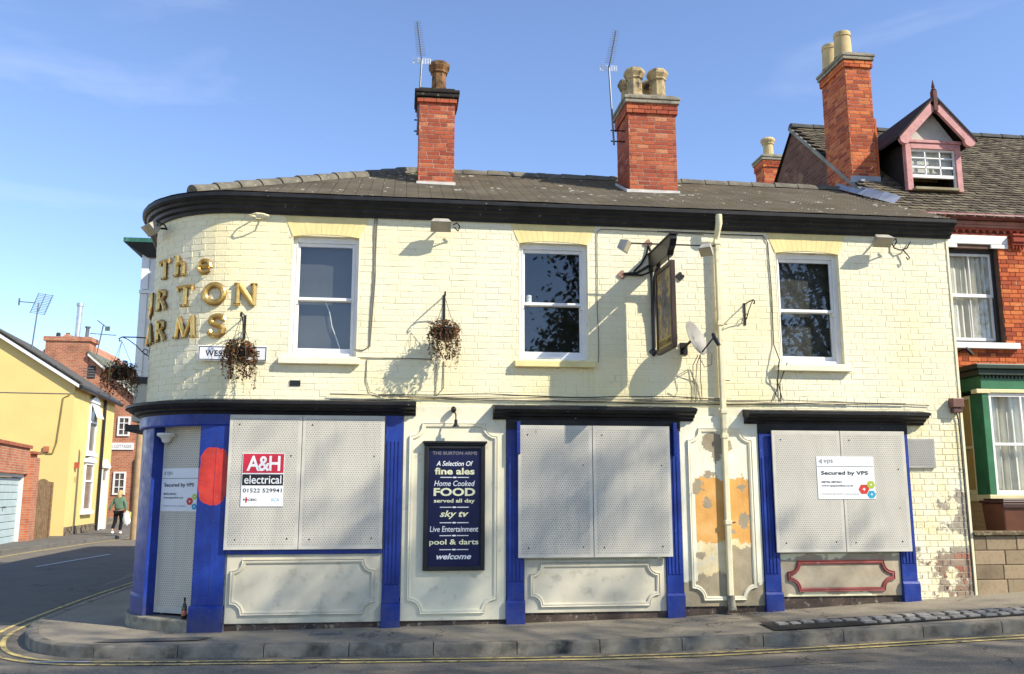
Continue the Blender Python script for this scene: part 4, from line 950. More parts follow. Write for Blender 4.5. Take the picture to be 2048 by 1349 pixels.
def boxlamp(name, label, c, U, tilt, w_, h_, d_, group):
    t = thing(name, label, 'lamp', c, group); U = Vector(U).normalized(); N = U.cross(Vector((0, 0, 1)))      # N points out of the wall
    V = Vector((0, 0, 1)); Nt = (N * math.cos(tilt) - V * math.sin(tilt)); Vt = (V * math.cos(tilt) + N * math.sin(tilt)); C = Vector(c)
    P = lambda a, b, n: C + U * a + Vt * b + Nt * n
    k = .72
    m = MB(); m.add([P(-w_ / 2 * k, -h_ / 2 * k, -d_ / 2), P(w_ / 2 * k, -h_ / 2 * k, -d_ / 2), P(w_ / 2 * k, h_ / 2 * k, -d_ / 2), P(-w_ / 2 * k, h_ / 2 * k, -d_ / 2), P(-w_ / 2, -h_ / 2, d_ / 2), P(w_ / 2, -h_ / 2, d_ / 2), P(w_ / 2, h_ / 2, d_ / 2), P(-w_ / 2, h_ / 2, d_ / 2)], [(3, 2, 1, 0), (4, 5, 6, 7), (0, 1, 5, 4), (1, 2, 6, 5), (2, 3, 7, 6), (3, 0, 4, 7)])
    m.build('lamp_body', LAMP, t, bevel=.008)
    m = MB(); m.add([P(-w_ * .43, -h_ * .40, d_ / 2 + .002), P(w_ * .43, -h_ * .40, d_ / 2 + .002), P(w_ * .43, h_ * .40, d_ / 2 + .002), P(-w_ * .43, h_ * .40, d_ / 2 + .002)], [(0, 1, 2, 3)]); m.build('lens', LGLASS, t)
    return t, U, N
for (s, z, lab) in ((.456, 5.06, 'grey floodlight under the eaves between the left and middle windows'), (6.53, 5.06, 'grey floodlight under the eaves at the right-hand end of the pub'), (-3.30, 5.05, 'grey floodlight under the eaves above the rounded corner')):
    a = ang(s); p = M(s, .20); U_ = (math.cos(a), math.sin(a), 0); t, U1, N1 = boxlamp('floodlight', lab, (p[0], p[1], z), U_, rad(48), .27, .17, .11, 'floodlights under the eaves')
    m = MB(); q = M(s, .0); m.tube([(q[0], q[1], z + .03), (p[0], p[1], z + .0)], .014, 6); e = Vector((p[0], p[1], z)) + U1 * .16
    m.tube([e, e + U1 * .05 + Vector((0, 0, .03)), e + U1 * .09 - N1 * .06, e + U1 * .07 - N1 * .1 - Vector((0, 0, .05)), e + U1 * .02 - N1 * .1], .010, 6); m.build('arm', BLACK, t)
bar = thing('sign_light_bar', 'thin black bar across the pub sign beam carrying two spotlights', 'bar', (3.35, -.45, 4.82)); m = MB(); m.tube([(2.88, -.45, 4.825), (4.05, -.45, 4.825)], .010, 6); m.build('rod', BLACK, bar)
boxlamp('sign_spotlight', 'boxy spotlight on the left end of the bar above the pub sign', (2.82, -.45, 4.79), (.55, .83, 0), rad(25), .15, .17, .12, 'spotlights of the pub sign')
boxlamp('sign_spotlight', 'rusty boxy spotlight on the right end of the bar above the pub sign', (3.92, -.47, 4.77), (.8, -.6, 0), rad(50), .17, .15, .12, 'spotlights of the pub sign')

# ---- hanging baskets
LEAFM = NT('dried_leaves'); LEAFM = LEAFM.fin(LEAFM.ramp(LEAFM.rnd(), [(0, (.035, .02, .015)), (.3, (.11, .045, .022)), (.55, (.24, .085, .03)), (.75, (.13, .10, .06)), (.9, (.09, .11, .045)), (1, (.30, .13, .05))]), .8, .2)
def bracket(name, label, s, z0, z1, p, group='basket brackets on the pub wall'):
    t = thing(name, label, 'bracket', M3(s, 0, z0), group); m = MB(); q = lambda pp, z: Vector(M3(s, pp, z))
    m.obox(q(.0, z0), (math.cos(ang(s)), math.sin(ang(s)), 0), (0, 0, 1), Vector((math.sin(ang(s)), -math.cos(ang(s)), 0)), -.014, .014, 0, z1 - z0, 0, .012); m.build('wall_plate', BLACK, t)
    m = MB(); m.tube([q(.01, z1 - .02), q(p * .5, z1 - .015), q(p, z1 - .02), q(p + .04, z1 - .045), q(p + .03, z1 - .08), q(p + .005, z1 - .07)], .009, 6)
    m.tube([q(.01, z0 + .05), q(p * .25, z0 + .10), q(p * .5, z0 + (z1 - z0) * .6), q(p * .8, z1 - .05), q(p, z1 - .02)], .007, 6)
    sc1 = [q(.06 + .035 * math.cos(rad(a)), z0 + .11 + .035 * math.sin(rad(a))) for a in range(0, 330, 30)]; m.tube(sc1, .006, 5); m.build('scroll_arm', BLACK, t, smooth=True); return t
def basket(label, s, p, zh, zr_, rb, n, seed):
    rnd_ = random.Random(seed); c = Vector(M3(s, p, zr_)); t = thing('hanging_basket', label, 'hanging basket', c, 'hanging baskets on the pub wall')
    m = MB(); m.lathe(c, [(.03, -.15), (rb * .55, -.13), (rb * .85, -.08), (rb, -.01), (rb * 1.04, 0), (rb, .01), (rb * .9, -.01)], 16); m.build('bowl', BLACK, t, smooth=True)
    for k in range(3):
        a = 2 * PI * k / 3 + .5; m = MB(); m.tube([c + Vector((rb * math.cos(a), rb * math.sin(a), 0)), Vector(M3(s, p, zh))], .003, 4); m.build('chain', BLACK, t)
    m = MB()
    for k in range(n):
        a = rnd_.uniform(0, 2 * PI); u = rnd_.random()
        if u < .45: r = rb * rnd_.uniform(.2, 1.15); q = c + Vector((r * math.cos(a), r * math.sin(a), rnd_.uniform(-.06, .12) * (1.2 - r / rb * .5)))
        else:
            dn = rnd_.random() ** 1.6 * .36; r = rb * (1.05 + .25 * math.sin(a * 3 + seed)) * (1 - dn * .9); q = c + Vector((r * math.cos(a), r * math.sin(a), -dn + rnd_.uniform(-.02, .02)))
        L = rnd_.uniform(.012, .026); d = Vector((rnd_.uniform(-1, 1), rnd_.uniform(-1, 1), rnd_.uniform(-1, .6))).normalized(); e = d.cross(Vector((rnd_.uniform(-1, 1), rnd_.uniform(-1, 1), 1))).normalized()
        m.add([q - d * L, q + e * L * .55, q + d * L * 1.2, q - e * L * .55], [(0, 1, 2, 3)])
    for k in range(26):      # dry stalks
        a = rnd_.uniform(0, 2 * PI); q = c + Vector((rb * .7 * math.cos(a), rb * .7 * math.sin(a), 0)); o = Vector((math.cos(a), math.sin(a), 0)) * rnd_.uniform(.05, .12)
        m.tube([q, q + o + Vector((0, 0, rnd_.uniform(.0, .14))), q + o * 1.5 + Vector((0, 0, rnd_.uniform(-.2, .1)))], .0025, 3)
    for k in range(34):      # trailing strands with leaves along them
        a = rnd_.uniform(0, 2 * PI); q = c + Vector((rb * 1.02 * math.cos(a), rb * 1.02 * math.sin(a), -.01)); o = Vector((math.cos(a), math.sin(a), 0)); L_ = rnd_.uniform(.12, .42) * (1.25 if math.cos(a) > 0 else .9); P_ = []
        for j in range(7): u = j / 6; P_.append(q + o * (.05 * math.sin(u * 2.4)) + Vector((rnd_.uniform(-.018, .018), rnd_.uniform(-.018, .018), .03 * math.sin(u * 3) - L_ * u)))
        m.tube(P_, .002, 3)
        for v in P_[1:]:
            for j in range(2):
                L = rnd_.uniform(.008, .02); d = Vector((rnd_.uniform(-1, 1), rnd_.uniform(-1, 1), rnd_.uniform(-1, .3))).normalized(); e = d.cross(Vector((rnd_.uniform(-1, 1), 1, 1))).normalized(); w_ = v + d * L; m.add([w_ - d * L, w_ + e * L * .5, w_ + d * L, w_ - e * L * .5], [(0, 1, 2, 3)])
    m.build('foliage', LEAFM, t)
bracket('wall_bracket', 'black scroll bracket holding the basket between left and middle windows', .52, 3.78, 4.17, .30); basket('dried hanging basket on the wall between the left and middle windows', .52, .30, 4.06, 3.66, .155, 1100, 3)
bracket('wall_bracket', 'black scroll bracket holding the basket in front of the street plate', -1.985, 3.53, 3.84, .30); basket('brown hanging basket hanging in front of the street name plate', -1.985, .30, 3.76, 3.36, .155, 1300, 8)
bracket('wall_bracket', 'black scroll bracket holding the basket beyond the rounded corner', -3.95, 3.40, 3.72, .36); basket('dark hanging basket out beyond the rounded corner on the side street', -3.95, .36, 3.64, 3.26, .18, 1100, 5)
bracket('wall_bracket', 'empty black scroll bracket on the wall right of the downpipe', 4.59, 3.86, 4.165, .32)

# ---- satellite dish
ds = thing('satellite_dish', 'small grey satellite dish beside the downpipe below the pub sign', 'satellite dish', (3.85, 0, 3.5)); N = Vector((.64, -.68, .33)).normalized(); C0 = Vector((3.76, -.30, 3.60))
Uq = N.cross(Vector((0, 0, 1))).normalized(); Vq = Uq.cross(N).normalized(); m = MB(); vs = []; fs = []
for i, rr in enumerate((0, .08, .15, .20, .215)):
    for k in range(24): vs.append(C0 + Uq * (rr * math.cos(2 * PI * k / 24)) + Vq * (rr * 1.12 * math.sin(2 * PI * k / 24)) + N * (rr * rr * 1.1 - .0))
for i in range(4):
    for k in range(24): fs.append((i * 24 + k, i * 24 + (k + 1) % 24, (i + 1) * 24 + (k + 1) % 24, (i + 1) * 24 + k))
m.add(vs, fs); o = m.build('reflector', simple('dish_grey', (.30, .285, .25), .5, .4, dirt=(.3, .27, .22)), ds, smooth=True); sm = o.modifiers.new('solid', 'SOLIDIFY'); sm.thickness = .008
e = C0 - Vq * .21 + N * .05; f = C0 + N * .28 - Vq * .10; m = MB(); m.tube([e, f], .010, 6); m.build('feed_arm', BLACK, ds)
m = MB(); m.tube([f + Vq * .05, f, f - Vq * .13 + N * .02], [.022, .03, .026], 8); m.build('receiver', BLACK, ds, smooth=True)
m = MB(); m.tube([C0 - N * .02, C0 - N * .08 + Vector((0, .08, -.03)), (3.72, -.0, 3.52)], .018, 6); m.box(3.67, 3.77, -.02, 0, 3.44, 3.60); m.build('mount', BLACK, ds)

# ---- downpipe
dp = thing('downpipe', 'cream painted downpipe running from the eaves down to the pavement', 'downpipe', (4.21, -.06, .17)); m = MB()
m.box(4.175, 4.245, -.105, -.035, .30, 5.06); m.build('pipe', PIPE, dp, bevel=.012)
m = MB(); m.tube([(4.21, -.19, 5.34), (4.21, -.19, 5.22), (4.205, -.15, 5.14), (4.21, -.08, 5.06), (4.21, -.07, 5.0)], [.045, .045, .04, .038, .038], 10); m.build('swan_neck', PIPE, dp, smooth=True)
for z in (4.98, 3.86, 2.68, 2.36, 1.25): box('collar', PIPE, dp, 4.165, 4.255, -.115, -.03, z - .028, z + .028, bevel=.006)
for z in (3.86, 3.10, 1.25): m = MB(); m.tube([(4.21, -.06, z), (4.33, -.03, z)], .006, 5); m.build('pipe_bracket', BLACK, dp)
m = MB(); m.tube([(4.21, -.07, .34), (4.215, -.075, .24), (4.22, -.11, .15)], .05, 10); m.build('shoe', STONE, dp, smooth=True)

# ---- cables
def cable(label, paths, mats=CABLE, r=.006):
    t = thing('wall_cable', label, 'cable', paths[0][0])
    for i, P in enumerate(paths):
        P = [Vector(p) for p in P]; Q = [P[0]]
        for a, b in zip(P, P[1:]):
            n = max(1, int((b - a).length / .22))
            for k in range(1, n + 1): Q.append(a.lerp(b, k / n) + Vector((random.uniform(-.005, .005), 0, random.uniform(-.006, .006))))
        m = MB(); m.tube(Q, r if not isinstance(r, list) else r[i % len(r)], 5); m.build('run', mats[i % len(mats)] if isinstance(mats, list) else mats, t, smooth=True)
bund = []
for k in range(6):
    x0 = random.choice((-.9, -.3, .4, 1.1)) if k else -.9; x1 = random.choice((6.0, 7.1, 7.45)) if k < 4 else 4.4; P = []; x = x0
    while x <= x1: P.append((x, -.02 - .006 * k, 2.795 + .013 * k + .014 * math.sin(x * (1.3 + .3 * k) + k))); x += .35
    bund.append(P)
cable('bundle of loose cables strung along the wall above the shop cornices', bund, [CABLEK, CABLE, CABLEC, CABLE, CABLEC, CABLEK], .006)
cable('pair of cables dropping down the wall right of the left window', [[(-.40, -.012, 5.17), (-.40, -.012, 4.5), (-.415, -.012, 3.95), (-.43, -.012, 3.47), (-.50, -.012, 3.42), (-.62, -.012, 3.42)], [(-.37, -.012, 5.17), (-.375, -.012, 4.4), (-.395, -.012, 3.9), (-.42, -.012, 3.47)]], CABLE, .007)
cable('looped cable on the wall below and right of the left window', [[(-.45, -.012, 3.30), (-.455, -.012, 3.05), (-.40, -.014, 2.88), (-.2, -.016, 2.82)], [(-.57, -.012, 3.325), (.35, -.012, 3.32), (.43, -.012, 3.26), (.43, -.014, 2.83)], [(.53, -.012, 3.3), (.53, -.014, 2.95), (.42, -.016, 2.82)]], CABLE, .006)
cable('thin cable running down the wall beside the middle window', [[(4.05, -.012, 5.11), (3.3, -.012, 5.13), (2.62, -.012, 5.13), (2.56, -.012, 5.08), (2.555, -.012, 4.2), (2.56, -.012, 3.32)]], CABLE, .006)
cable('dark cable running down the wall left of the right window', [[(3.4, -.012, 5.13), (4.3, -.012, 5.125), (4.90, -.012, 5.12), (4.965, -.012, 5.02), (4.98, -.012, 4.2), (4.975, -.012, 3.6), (5.01, -.1, 3.38), (4.985, -.10, 3.22), (4.99, -.014, 3.0), (4.93, -.016, 2.84)], [(5.0, -.095, 3.36), (4.99, -.05, 3.1), (5.06, -.014, 2.85)], [(5.12, -.09, 3.35), (5.03, -.02, 3.08), (5.03, -.016, 2.85)]], CABLEK, .007)
cable('cables hanging from the satellite dish down to the cornice', [[(3.86, -.25, 3.40), (3.87, -.05, 3.3), (3.87, -.012, 3.1), (3.88, -.014, 2.82)], [(3.84, -.22, 3.40), (3.83, -.04, 3.3), (3.83, -.012, 3.0), (3.82, -.014, 2.82)], [(3.98, -.36, 3.40), (3.99, -.3, 3.27), (3.92, -.22, 3.25), (3.86, -.2, 3.38)], [(3.88, -.2, 3.42), (3.93, -.03, 3.1), (3.95, -.014, 2.83)]], CABLE, .006)
cable('black cable running down the white corner strip at the far right', [[(7.53, -.03, 2.72), (7.56, -.022, 2.6), (7.565, -.022, 1.5), (7.57, -.022, .34)]], CABLEK, .009)
t = thing('alarm_box', 'brown alarm box on the right-hand corner of the pub', 'alarm box', (7.51, -.06, 2.79)); box('case', simple('brown_plastic', (.16, .075, .055), .5, .4), t, 7.43, 7.60, -.12, -.012, 2.77, 2.90, bevel=.012); box('base', simple('dark_brown_plastic', (.10, .05, .04), .5, .4), t, 7.45, 7.58, -.10, -.012, 2.70, 2.768, bevel=.008)
t = thing('wall_vent', 'square perforated metal vent cover on the wall right of the shutters', 'vent', (6.98, -.02, 1.96)); box('cover', simple('zinc_sheet', (.40, .39, .34), .6, .4, dirt=(.25, .23, .18)), t, 6.775, 7.175, -.035, -.008, 1.955, 2.35, bevel=.006); m = MB(); m.quad((6.80, -.0365, 1.98), (7.15, -.0365, 1.98), (7.15, -.0365, 2.325), (6.80, -.0365, 2.325)); m.build('perforated_sheet', m_perf('perforated_vent', (1, 0), (.36, .35, .31)), t)
t = thing('board_light', 'small black swan neck light above the menu board', 'lamp', (.66, -.03, 2.62)); m = MB(); m.blob((.655, -.09, 2.665), (.035, .06, .045), 10, 6); m.build('junction', BLACK, t, smooth=True); m = MB(); m.tube([(.66, -.10, 2.65), (.68, -.16, 2.60), (.68, -.18, 2.52)], .010, 6); m.lathe((.68, -.18, 2.44), [(.05, 0), (.047, .008), (.022, .035), (.02, .09), (.012, .095)], 12); m.build('hood', BLACK, t, smooth=True)
t = thing('wall_hook', 'cream iron hook bracket on the wall below the eaves left of the left window', 'bracket', (-1.87, -.02, 5.1)); m = MB(); m.box(-1.92, -1.82, -.03, .0, 5.10, 5.17); m.build('plate', CREAM, t, bevel=.006); m = MB(); m.tube([(-1.91, -.03, 5.13), (-1.98, -.12, 5.12), (-1.97, -.17, 5.10), (-1.88, -.21, 5.12)], .010, 6); m.tube([(-1.83, -.03, 5.13), (-1.74, -.13, 5.12), (-1.80, -.19, 5.12), (-1.88, -.21, 5.12)], .010, 6); m.build('loop', CREAM, t, smooth=True)
t = thing('scroll_hook', 'small black scroll hook on the wall right of the right floodlight', 'bracket', (6.95, -.02, 4.98)); m = MB(); m.tube([(6.78, -.02, 5.08), (6.80, -.04, 5.0), (6.88, -.06, 4.97), (6.98, -.05, 5.0), (7.05, -.03, 5.10)], .010, 6); m.tube([(6.92, -.05, 4.98), (6.98, -.06, 4.9), (7.0, -.07, 4.86), (6.97, -.07, 4.83), (6.95, -.07, 4.87)], .009, 6); m.build('scroll', BLACK, t, smooth=True)
t = thing('air_brick', 'small rusted iron air brick in the wall below the left window', 'vent', (-1.33, -.01, 2.95)); m = MB(); m.box(-1.40, -1.27, -.012, .0, 2.95, 3.02); m.build('grille', BLACK, t)
# bottle on the door step
p = M(-2.53, .02); t = tag(MB().lathe((p[0], p[1], .143), [(.028, 0), (.031, .01), (.031, .13), (.026, .155), (.013, .19), (.012, .235), (.015, .24), (.014, .25)], 12).build('beer_bottle', simple('brown_glass', (.02, .008, .004), .15, .6), None, smooth=True, at=(p[0], p[1], .143)), 'brown glass beer bottle standing on the corner doorstep', 'bottle')
m = MB(); m.lathe((p[0], p[1], .183), [(.0317, 0), (.0317, .06)], 12); m.build('label', simple('bottle_label', (.5, .18, .1), .6, .2), t)

# ---- aerials on the chimneys
AL = simple('aluminium', (.55, .56, .58), .35, .5, .7, bump=0); GALV = simple('dull_steel_pole', (.16, .17, .18), .4, .5, .5)
def aerial(label, base, top, boom_dx, x_face, yb, panels, n=20, wmax=.15):
    t = thing('roof_aerial', label, 'aerial', base, 'aerials on the pub chimneys'); base, top = Vector(base), Vector(top)
    m = MB(); m.tube([base, top], .016, 8); m.build('pole', GALV, t)
    for z in (base.z + .06, base.z + .24): m = MB(); m.tube([(base.x - .05, yb, z), (x_face, yb, z)], .012, 5); m.build('clamp', BLACK, t)
    e = top + Vector((boom_dx, -.22, .50)); m = MB(); m.tube([top - Vector((0, 0, .04)), e], .011, 6); m.build('boom', GALV, t)
    d = (e - top); m = MB()
    for k in range(n):
        q = top + d * (.10 + .9 * k / (n - 1)); l = wmax * (1.0 - .25 * k / n) / 2; m.tube([q - Vector((l, 0, 0)), q + Vector((l, 0, 0))], .0035, 4)
    m.build('director', AL, t)
    for sgn in (-1, 1):
        m = MB(); c = top + Vector((sgn * .075, .03, -.02))
        for j in range(5): m.tube([c + Vector((-.06, 0, -.045 + .022 * j)), c + Vector((.06, 0, -.045 + .022 * j))], .004, 4)
        for j in range(4): m.tube([c + Vector((-.06 + .04 * j, 0, -.045)), c + Vector((-.06 + .04 * j, 0, .045))], .004, 4)
        m.build('reflector', PWHITE, t)
aerial('tall television aerial clamped to the single pot chimney', (.150, 1.62, 7.02), (.20, 1.62, 8.27), -.085, .17, 1.62, True)
aerial('tall television aerial clamped to the four pot chimney', (3.25, 1.72, 7.05), (3.19, 1.72, 8.38), .075, 3.43, 1.72, True, 18)
# ================================================================== RED BRICK HOUSE ON THE RIGHT
nb = thing('brick_house', 'orange red brick terraced house with dormer and green bay window right of the pub', 'house', (10.5, 1.5, .4))
GX, FY = 7.65, 1.5; RID = (4.7, 8.83); EAV = (1.42, 6.06); NS = (RID[1] - EAV[1]) / (RID[0] - EAV[0])
NW = (8.62, 9.48, 3.95, 5.50)
mb = MB(); cells(mb, GX, 14, 0, 5.95, [NW, (8.66, 10.7, .6, 3.2)], FY + .012, FY + .28); nwall = mb.build('wall', MORTD, nb)
lay(nwall, rows(GX + .4, 10.6, 3.38, 5.72, [(NW[0], NW[1], NW[2] - .10, 5.74)], .0695, .007, .21, .103), flat(FY), REDN, 300)
lay(nwall, rows(10.6, 13.9, 3.38, 5.72, [], .0695, .007, .21, .103), flat(FY), REDN, 0)
lay(nwall, rows(10.75, 13.9, .3, 3.38, [], .0695, .007, .21, .103), flat(FY), REDN, 0)
m = MB(); m.prism([(GX, FY + .02, 0), (GX, FY + .02, 5.9), (GX, RID[0], RID[1] - .03), (GX, 7.9, 5.9), (GX, 7.9, 0)], (.25, 0, 0)); m.build('gable_wall', m_brickwall('dark_gable_brick', 'y', (.13, .055, .035), (.22, .10, .06), (.16, .13, .10)), nb)
m = MB(); m.box(13.7, 14, FY + .3, 7.9, 0, 5.9); m.box(GX, 14, 7.7, 7.9, 0, 5.9); m.box(8, 13.7, FY + .3, 7.7, 3.2, 3.3); m.box(8, 13.7, 3.6, 3.7, 0, 5.9); m.build('inner_wall', GREYIN, nb)
# eaves: moulded courses and dentils, gutter, corbel
TER = m_red('moulded_terracotta', [(0, (.30, .06, .035)), (1, (.42, .10, .05))], .3, .3); PINKB = simple('faded_pink_paint', (.42, .20, .15), .7, .2, var=.3, dirt=(.18, .06, .04), dsc=8, dthr=(.5, .7))
m = MB(); m.box(GX, 14, FY - .02, FY + .1, 5.715, 5.745); m.box(GX, 14, FY - .04, FY + .1, 5.80, 5.832); m.build('string_course', TER, nwall); m = MB(); m.box(GX, 14, FY - .05, FY + .1, 5.834, 5.875); m.box(GX, 14, FY - .07, FY + .1, 5.877, 5.935); m.build('eaves_board', PINKB, nwall)
x = GX + .85
while x < 11.2:
    MB().prism([(x, FY - .045, 5.80), (x + .085, FY - .045, 5.80), (x + .0425, FY - .045, 5.748)], (0, .06, 0)).build('dentil', TER, nwall); x += .118
m = MB(); m.tube([(7.55, 1.36, 5.985), (14, 1.36, 5.985)], .055, 10); m.build('gutter', simple('maroon_gutter', (.17, .045, .035), .5, .4, var=.3, dirt=(.38, .2, .16), dsc=10, dthr=(.6, .72)), nb, smooth=True)
co = MB().box(9.70, 9.93, FY - .10, FY, 5.60, 5.70).build('corbel', TER, nwall, bevel=.01); m = MB()
m.box(9.69, 9.94, FY - .12, FY, 5.702, 5.73); m.box(9.70, 9.93, FY - .07, FY, 5.56, 5.597)
for k in range(4): m.prism([(9.71 + .056 * k, FY - .06, 5.555), (9.755 + .056 * k, FY - .06, 5.555), (9.7325 + .056 * k, FY - .03, 5.48)], (0, .03, 0))
m.build('corbel_teeth', TER, co)
# upper window: white lintel, sill, sashes, curtains
LINT = simple('white_lintel_paint', (.82, .80, .74), .6, .3, var=.05, dirt=(.5, .46, .4), dsc=6, dthr=(.66, .8))
m = MB(); m.box(8.45, 9.66, FY - .02, FY + .1, 5.565, 5.712); m.box(8.45, 8.78, FY - .02, FY + .1, 5.50, 5.563); m.box(9.36, 9.66, FY - .02, FY + .1, 5.50, 5.563); m.build('lintel', LINT, nwall, bevel=.008)
m = MB(); j = .05; a, b, c, d = NW; y = FY + .11
m.box(a, a + j, y, y + .1, c, d); m.box(b - j, b, y, y + .1, c, d); m.box(a + j, b - j, y, y + .1, d - .06, d); m.box(a + j, b - j, y, y + .1, c, c + .06)
nwin = m.build('window', simple('black_frame_paint', (.03, .03, .03), .5, .4), nb, bevel=.004)
zm = 4.74
for (za, zb, yy) in ((zm - .02, d - .06, y + .02), (c + .06, zm + .02, y + .055)):
    m = MB(); m.box(a + j, a + j + .035, yy, yy + .03, za, zb); m.box(b - j - .035, b - j, yy, yy + .03, za, zb); m.box(a + j + .035, b - j - .035, yy, yy + .03, zb - .04, zb); m.box(a + j + .035, b - j - .035, yy, yy + .03, za, za + .055); m.box((a + b) / 2 - .008, (a + b) / 2 + .008, yy, yy + .03, za + .055, zb - .04)
    m.build('sash', FRAME, nwin, bevel=.003); MB().quad((a + j + .03, yy + .016, za + .05), (b - j - .03, yy + .016, za + .05), (b - j - .03, yy + .016, zb - .035), (a + j + .03, yy + .016, zb - .035)).build('pane', GLASS2, nwin)
MB().box(8.4, 9.66, FY - .09, FY + .12, 3.855, 3.95).build('sill', FRAME, nwin, bevel=.006)
NET = simple('net_curtain', (.74, .71, .62), .9, .1, var=.12, bump=0)
def curtain(parent, x0, x1, y, z0, z1, amp=.025, folds=9, mat=NET):
    m = MB(); n = 60; vs = []
    for k in range(n + 1):
        u = k / n; x = x0 + (x1 - x0) * u; f = amp * math.sin(u * folds * 2 * PI + .8 * math.sin(u * 9)) + amp * .4 * math.sin(u * 31); vs += [(x, y + f * .8, z1), (x + .01 * math.sin(k), y + f * 1.2, z0)]
    m.add(vs, [(2 * k, 2 * k + 1, 2 * k + 3, 2 * k + 2) for k in range(n)]); return m.build('curtain', mat, parent, smooth=True)
curtain(nwin, a, a + .44, y + .12, c, d, .02, 4); curtain(nwin, b - .42, b - .03, y + .12, c, d, .02, 5)
m = MB(); m.box(a - .1, b + .1, y + .6, y + .62, c - .2, d + .2); m.build('room_back', GREYIN, nwin)

# bay window, green with cream side light
bay = MB(); BX0, BX1, BY0 = 8.50, 10.75, .80
GREEN = simple('green_gloss_paint', (.035, .16, .065), .4, .45, var=.25, dirt=(.02, .09, .04), dsc=6); GREEND = simple('dark_green_paint', (.018, .035, .018), .45, .4, var=.3); CRM = simple('cream_gloss_paint', (.72, .63, .34), .45, .4, var=.12); WHT = FRAME
bay.box(BX0, BX1, BY0, FY, 3.14, 3.34); bayo = bay.build('bay_window', GREEN, nb, bevel=.006)
m = MB(); m.box(BX0 - .06, BX1 + .06, BY0 - .06, FY, 3.342, 3.43); m.box(BX0 - .11, BX1 + .11, BY0 - .11, FY, 3.432, 3.50); m.box(BX0 - .02, BX1, BY0 + .05, FY, 3.501, 3.53); m.build('bay_cornice', GREEND, bayo, bevel=.008)
m = MB()
x = BX0 + .0
while x < BX1: m.box(x, x + .03, BY0 - .03, BY0 - .001, 3.30, 3.339); x += .06
m.build('dentil_course', GREEND, bayo)
m = MB(); m.box(BX0 - .09, BX0 + .13, BY0 - .02, BY0 + .12, 3.075, 3.138); m.box(BX0 + .132, BX1, BY0 - .015, BY0 + .1, 3.085, 3.138); m.build('bay_head', CRM, bayo, bevel=.006)
m = MB(); m.box(BX0 - .0, BX0 + .11, BY0, BY0 + .11, 1.60, 3.074); m.box(BX0 + .002, BX0 + .06, BY0 + .111, BY0 + .30, 1.60, 3.074); m.build('bay_post', GREEN, bayo, bevel=.008)
m = MB()
for (ya, yb, za, zb) in ((BY0 + .30, BY0 + .34, 1.6, 3.07), (FY - .06, FY - .02, 1.6, 3.07), (BY0 + .34, FY - .06, 3.02, 3.07), (BY0 + .34, FY - .06, 1.6, 1.67), (BY0 + .34, FY - .06, 2.28, 2.32)): m.box(BX0 + .01, BX0 + .06, ya, yb, za, zb)
m.build('side_light_frame', CRM, bayo, bevel=.004); m = MB(); m.quad((BX0 + .04, FY - .03, 1.62), (BX0 + .04, BY0 + .3, 1.62), (BX0 + .04, BY0 + .3, 3.05), (BX0 + .04, FY - .03, 3.05)); m.build('pane', simple('amber_blind', (.42, .30, .09), .6, .3, var=.1), bayo)
m = MB(); ya = BY0 + .02
for (xa, xb, za, zb) in ((BX0 + .112, BX0 + .155, 1.60, 3.08), (BX0 + .61, BX0 + .64, 1.66, 3.03), (BX0 + 1.10, BX0 + 1.16, 1.60, 3.08), (BX0 + .155, BX0 + 1.1, 3.03, 3.08), (BX0 + .155, BX0 + 1.1, 1.60, 1.66), (BX0 + .155, BX0 + 1.1, 2.31, 2.35), (BX0 + 1.7, BX0 + 1.73, 1.6, 3.08), (BX1 - .06, BX1, 1.6, 3.08)): m.box(xa, xb, ya, ya + .05, za, zb)
m.build('bay_sash', WHT, bayo, bevel=.003); m = MB(); m.quad((BX0 + .12, ya + .028, 1.62), (BX1, ya + .028, 1.62), (BX1, ya + .028, 3.06), (BX0 + .12, ya + .028, 3.06)); m.build('pane', GLASS2, bayo)
curtain(bayo, BX0 + .14, BX0 + 1.15, BY0 + .17, 1.6, 3.1, .03, 9); curtain(bayo, BX0 + 1.2, BX1, BY0 + .17, 1.6, 3.1, .03, 9)
m = MB(); m.box(BX0 - .03, BX1, BY0 - .03, FY, 1.50, 1.598); m.build('bay_sill', CRM, bayo, bevel=.008)
m = MB(); m.box(BX0 + .02, BX1, BY0 + .02, FY + .1, .2, 1.498); m.build('bay_base', m_brickwall('bay_base_brick', 'x', (.50, .33, .14), (.55, .38, .18), (.40, .33, .22)), bayo)
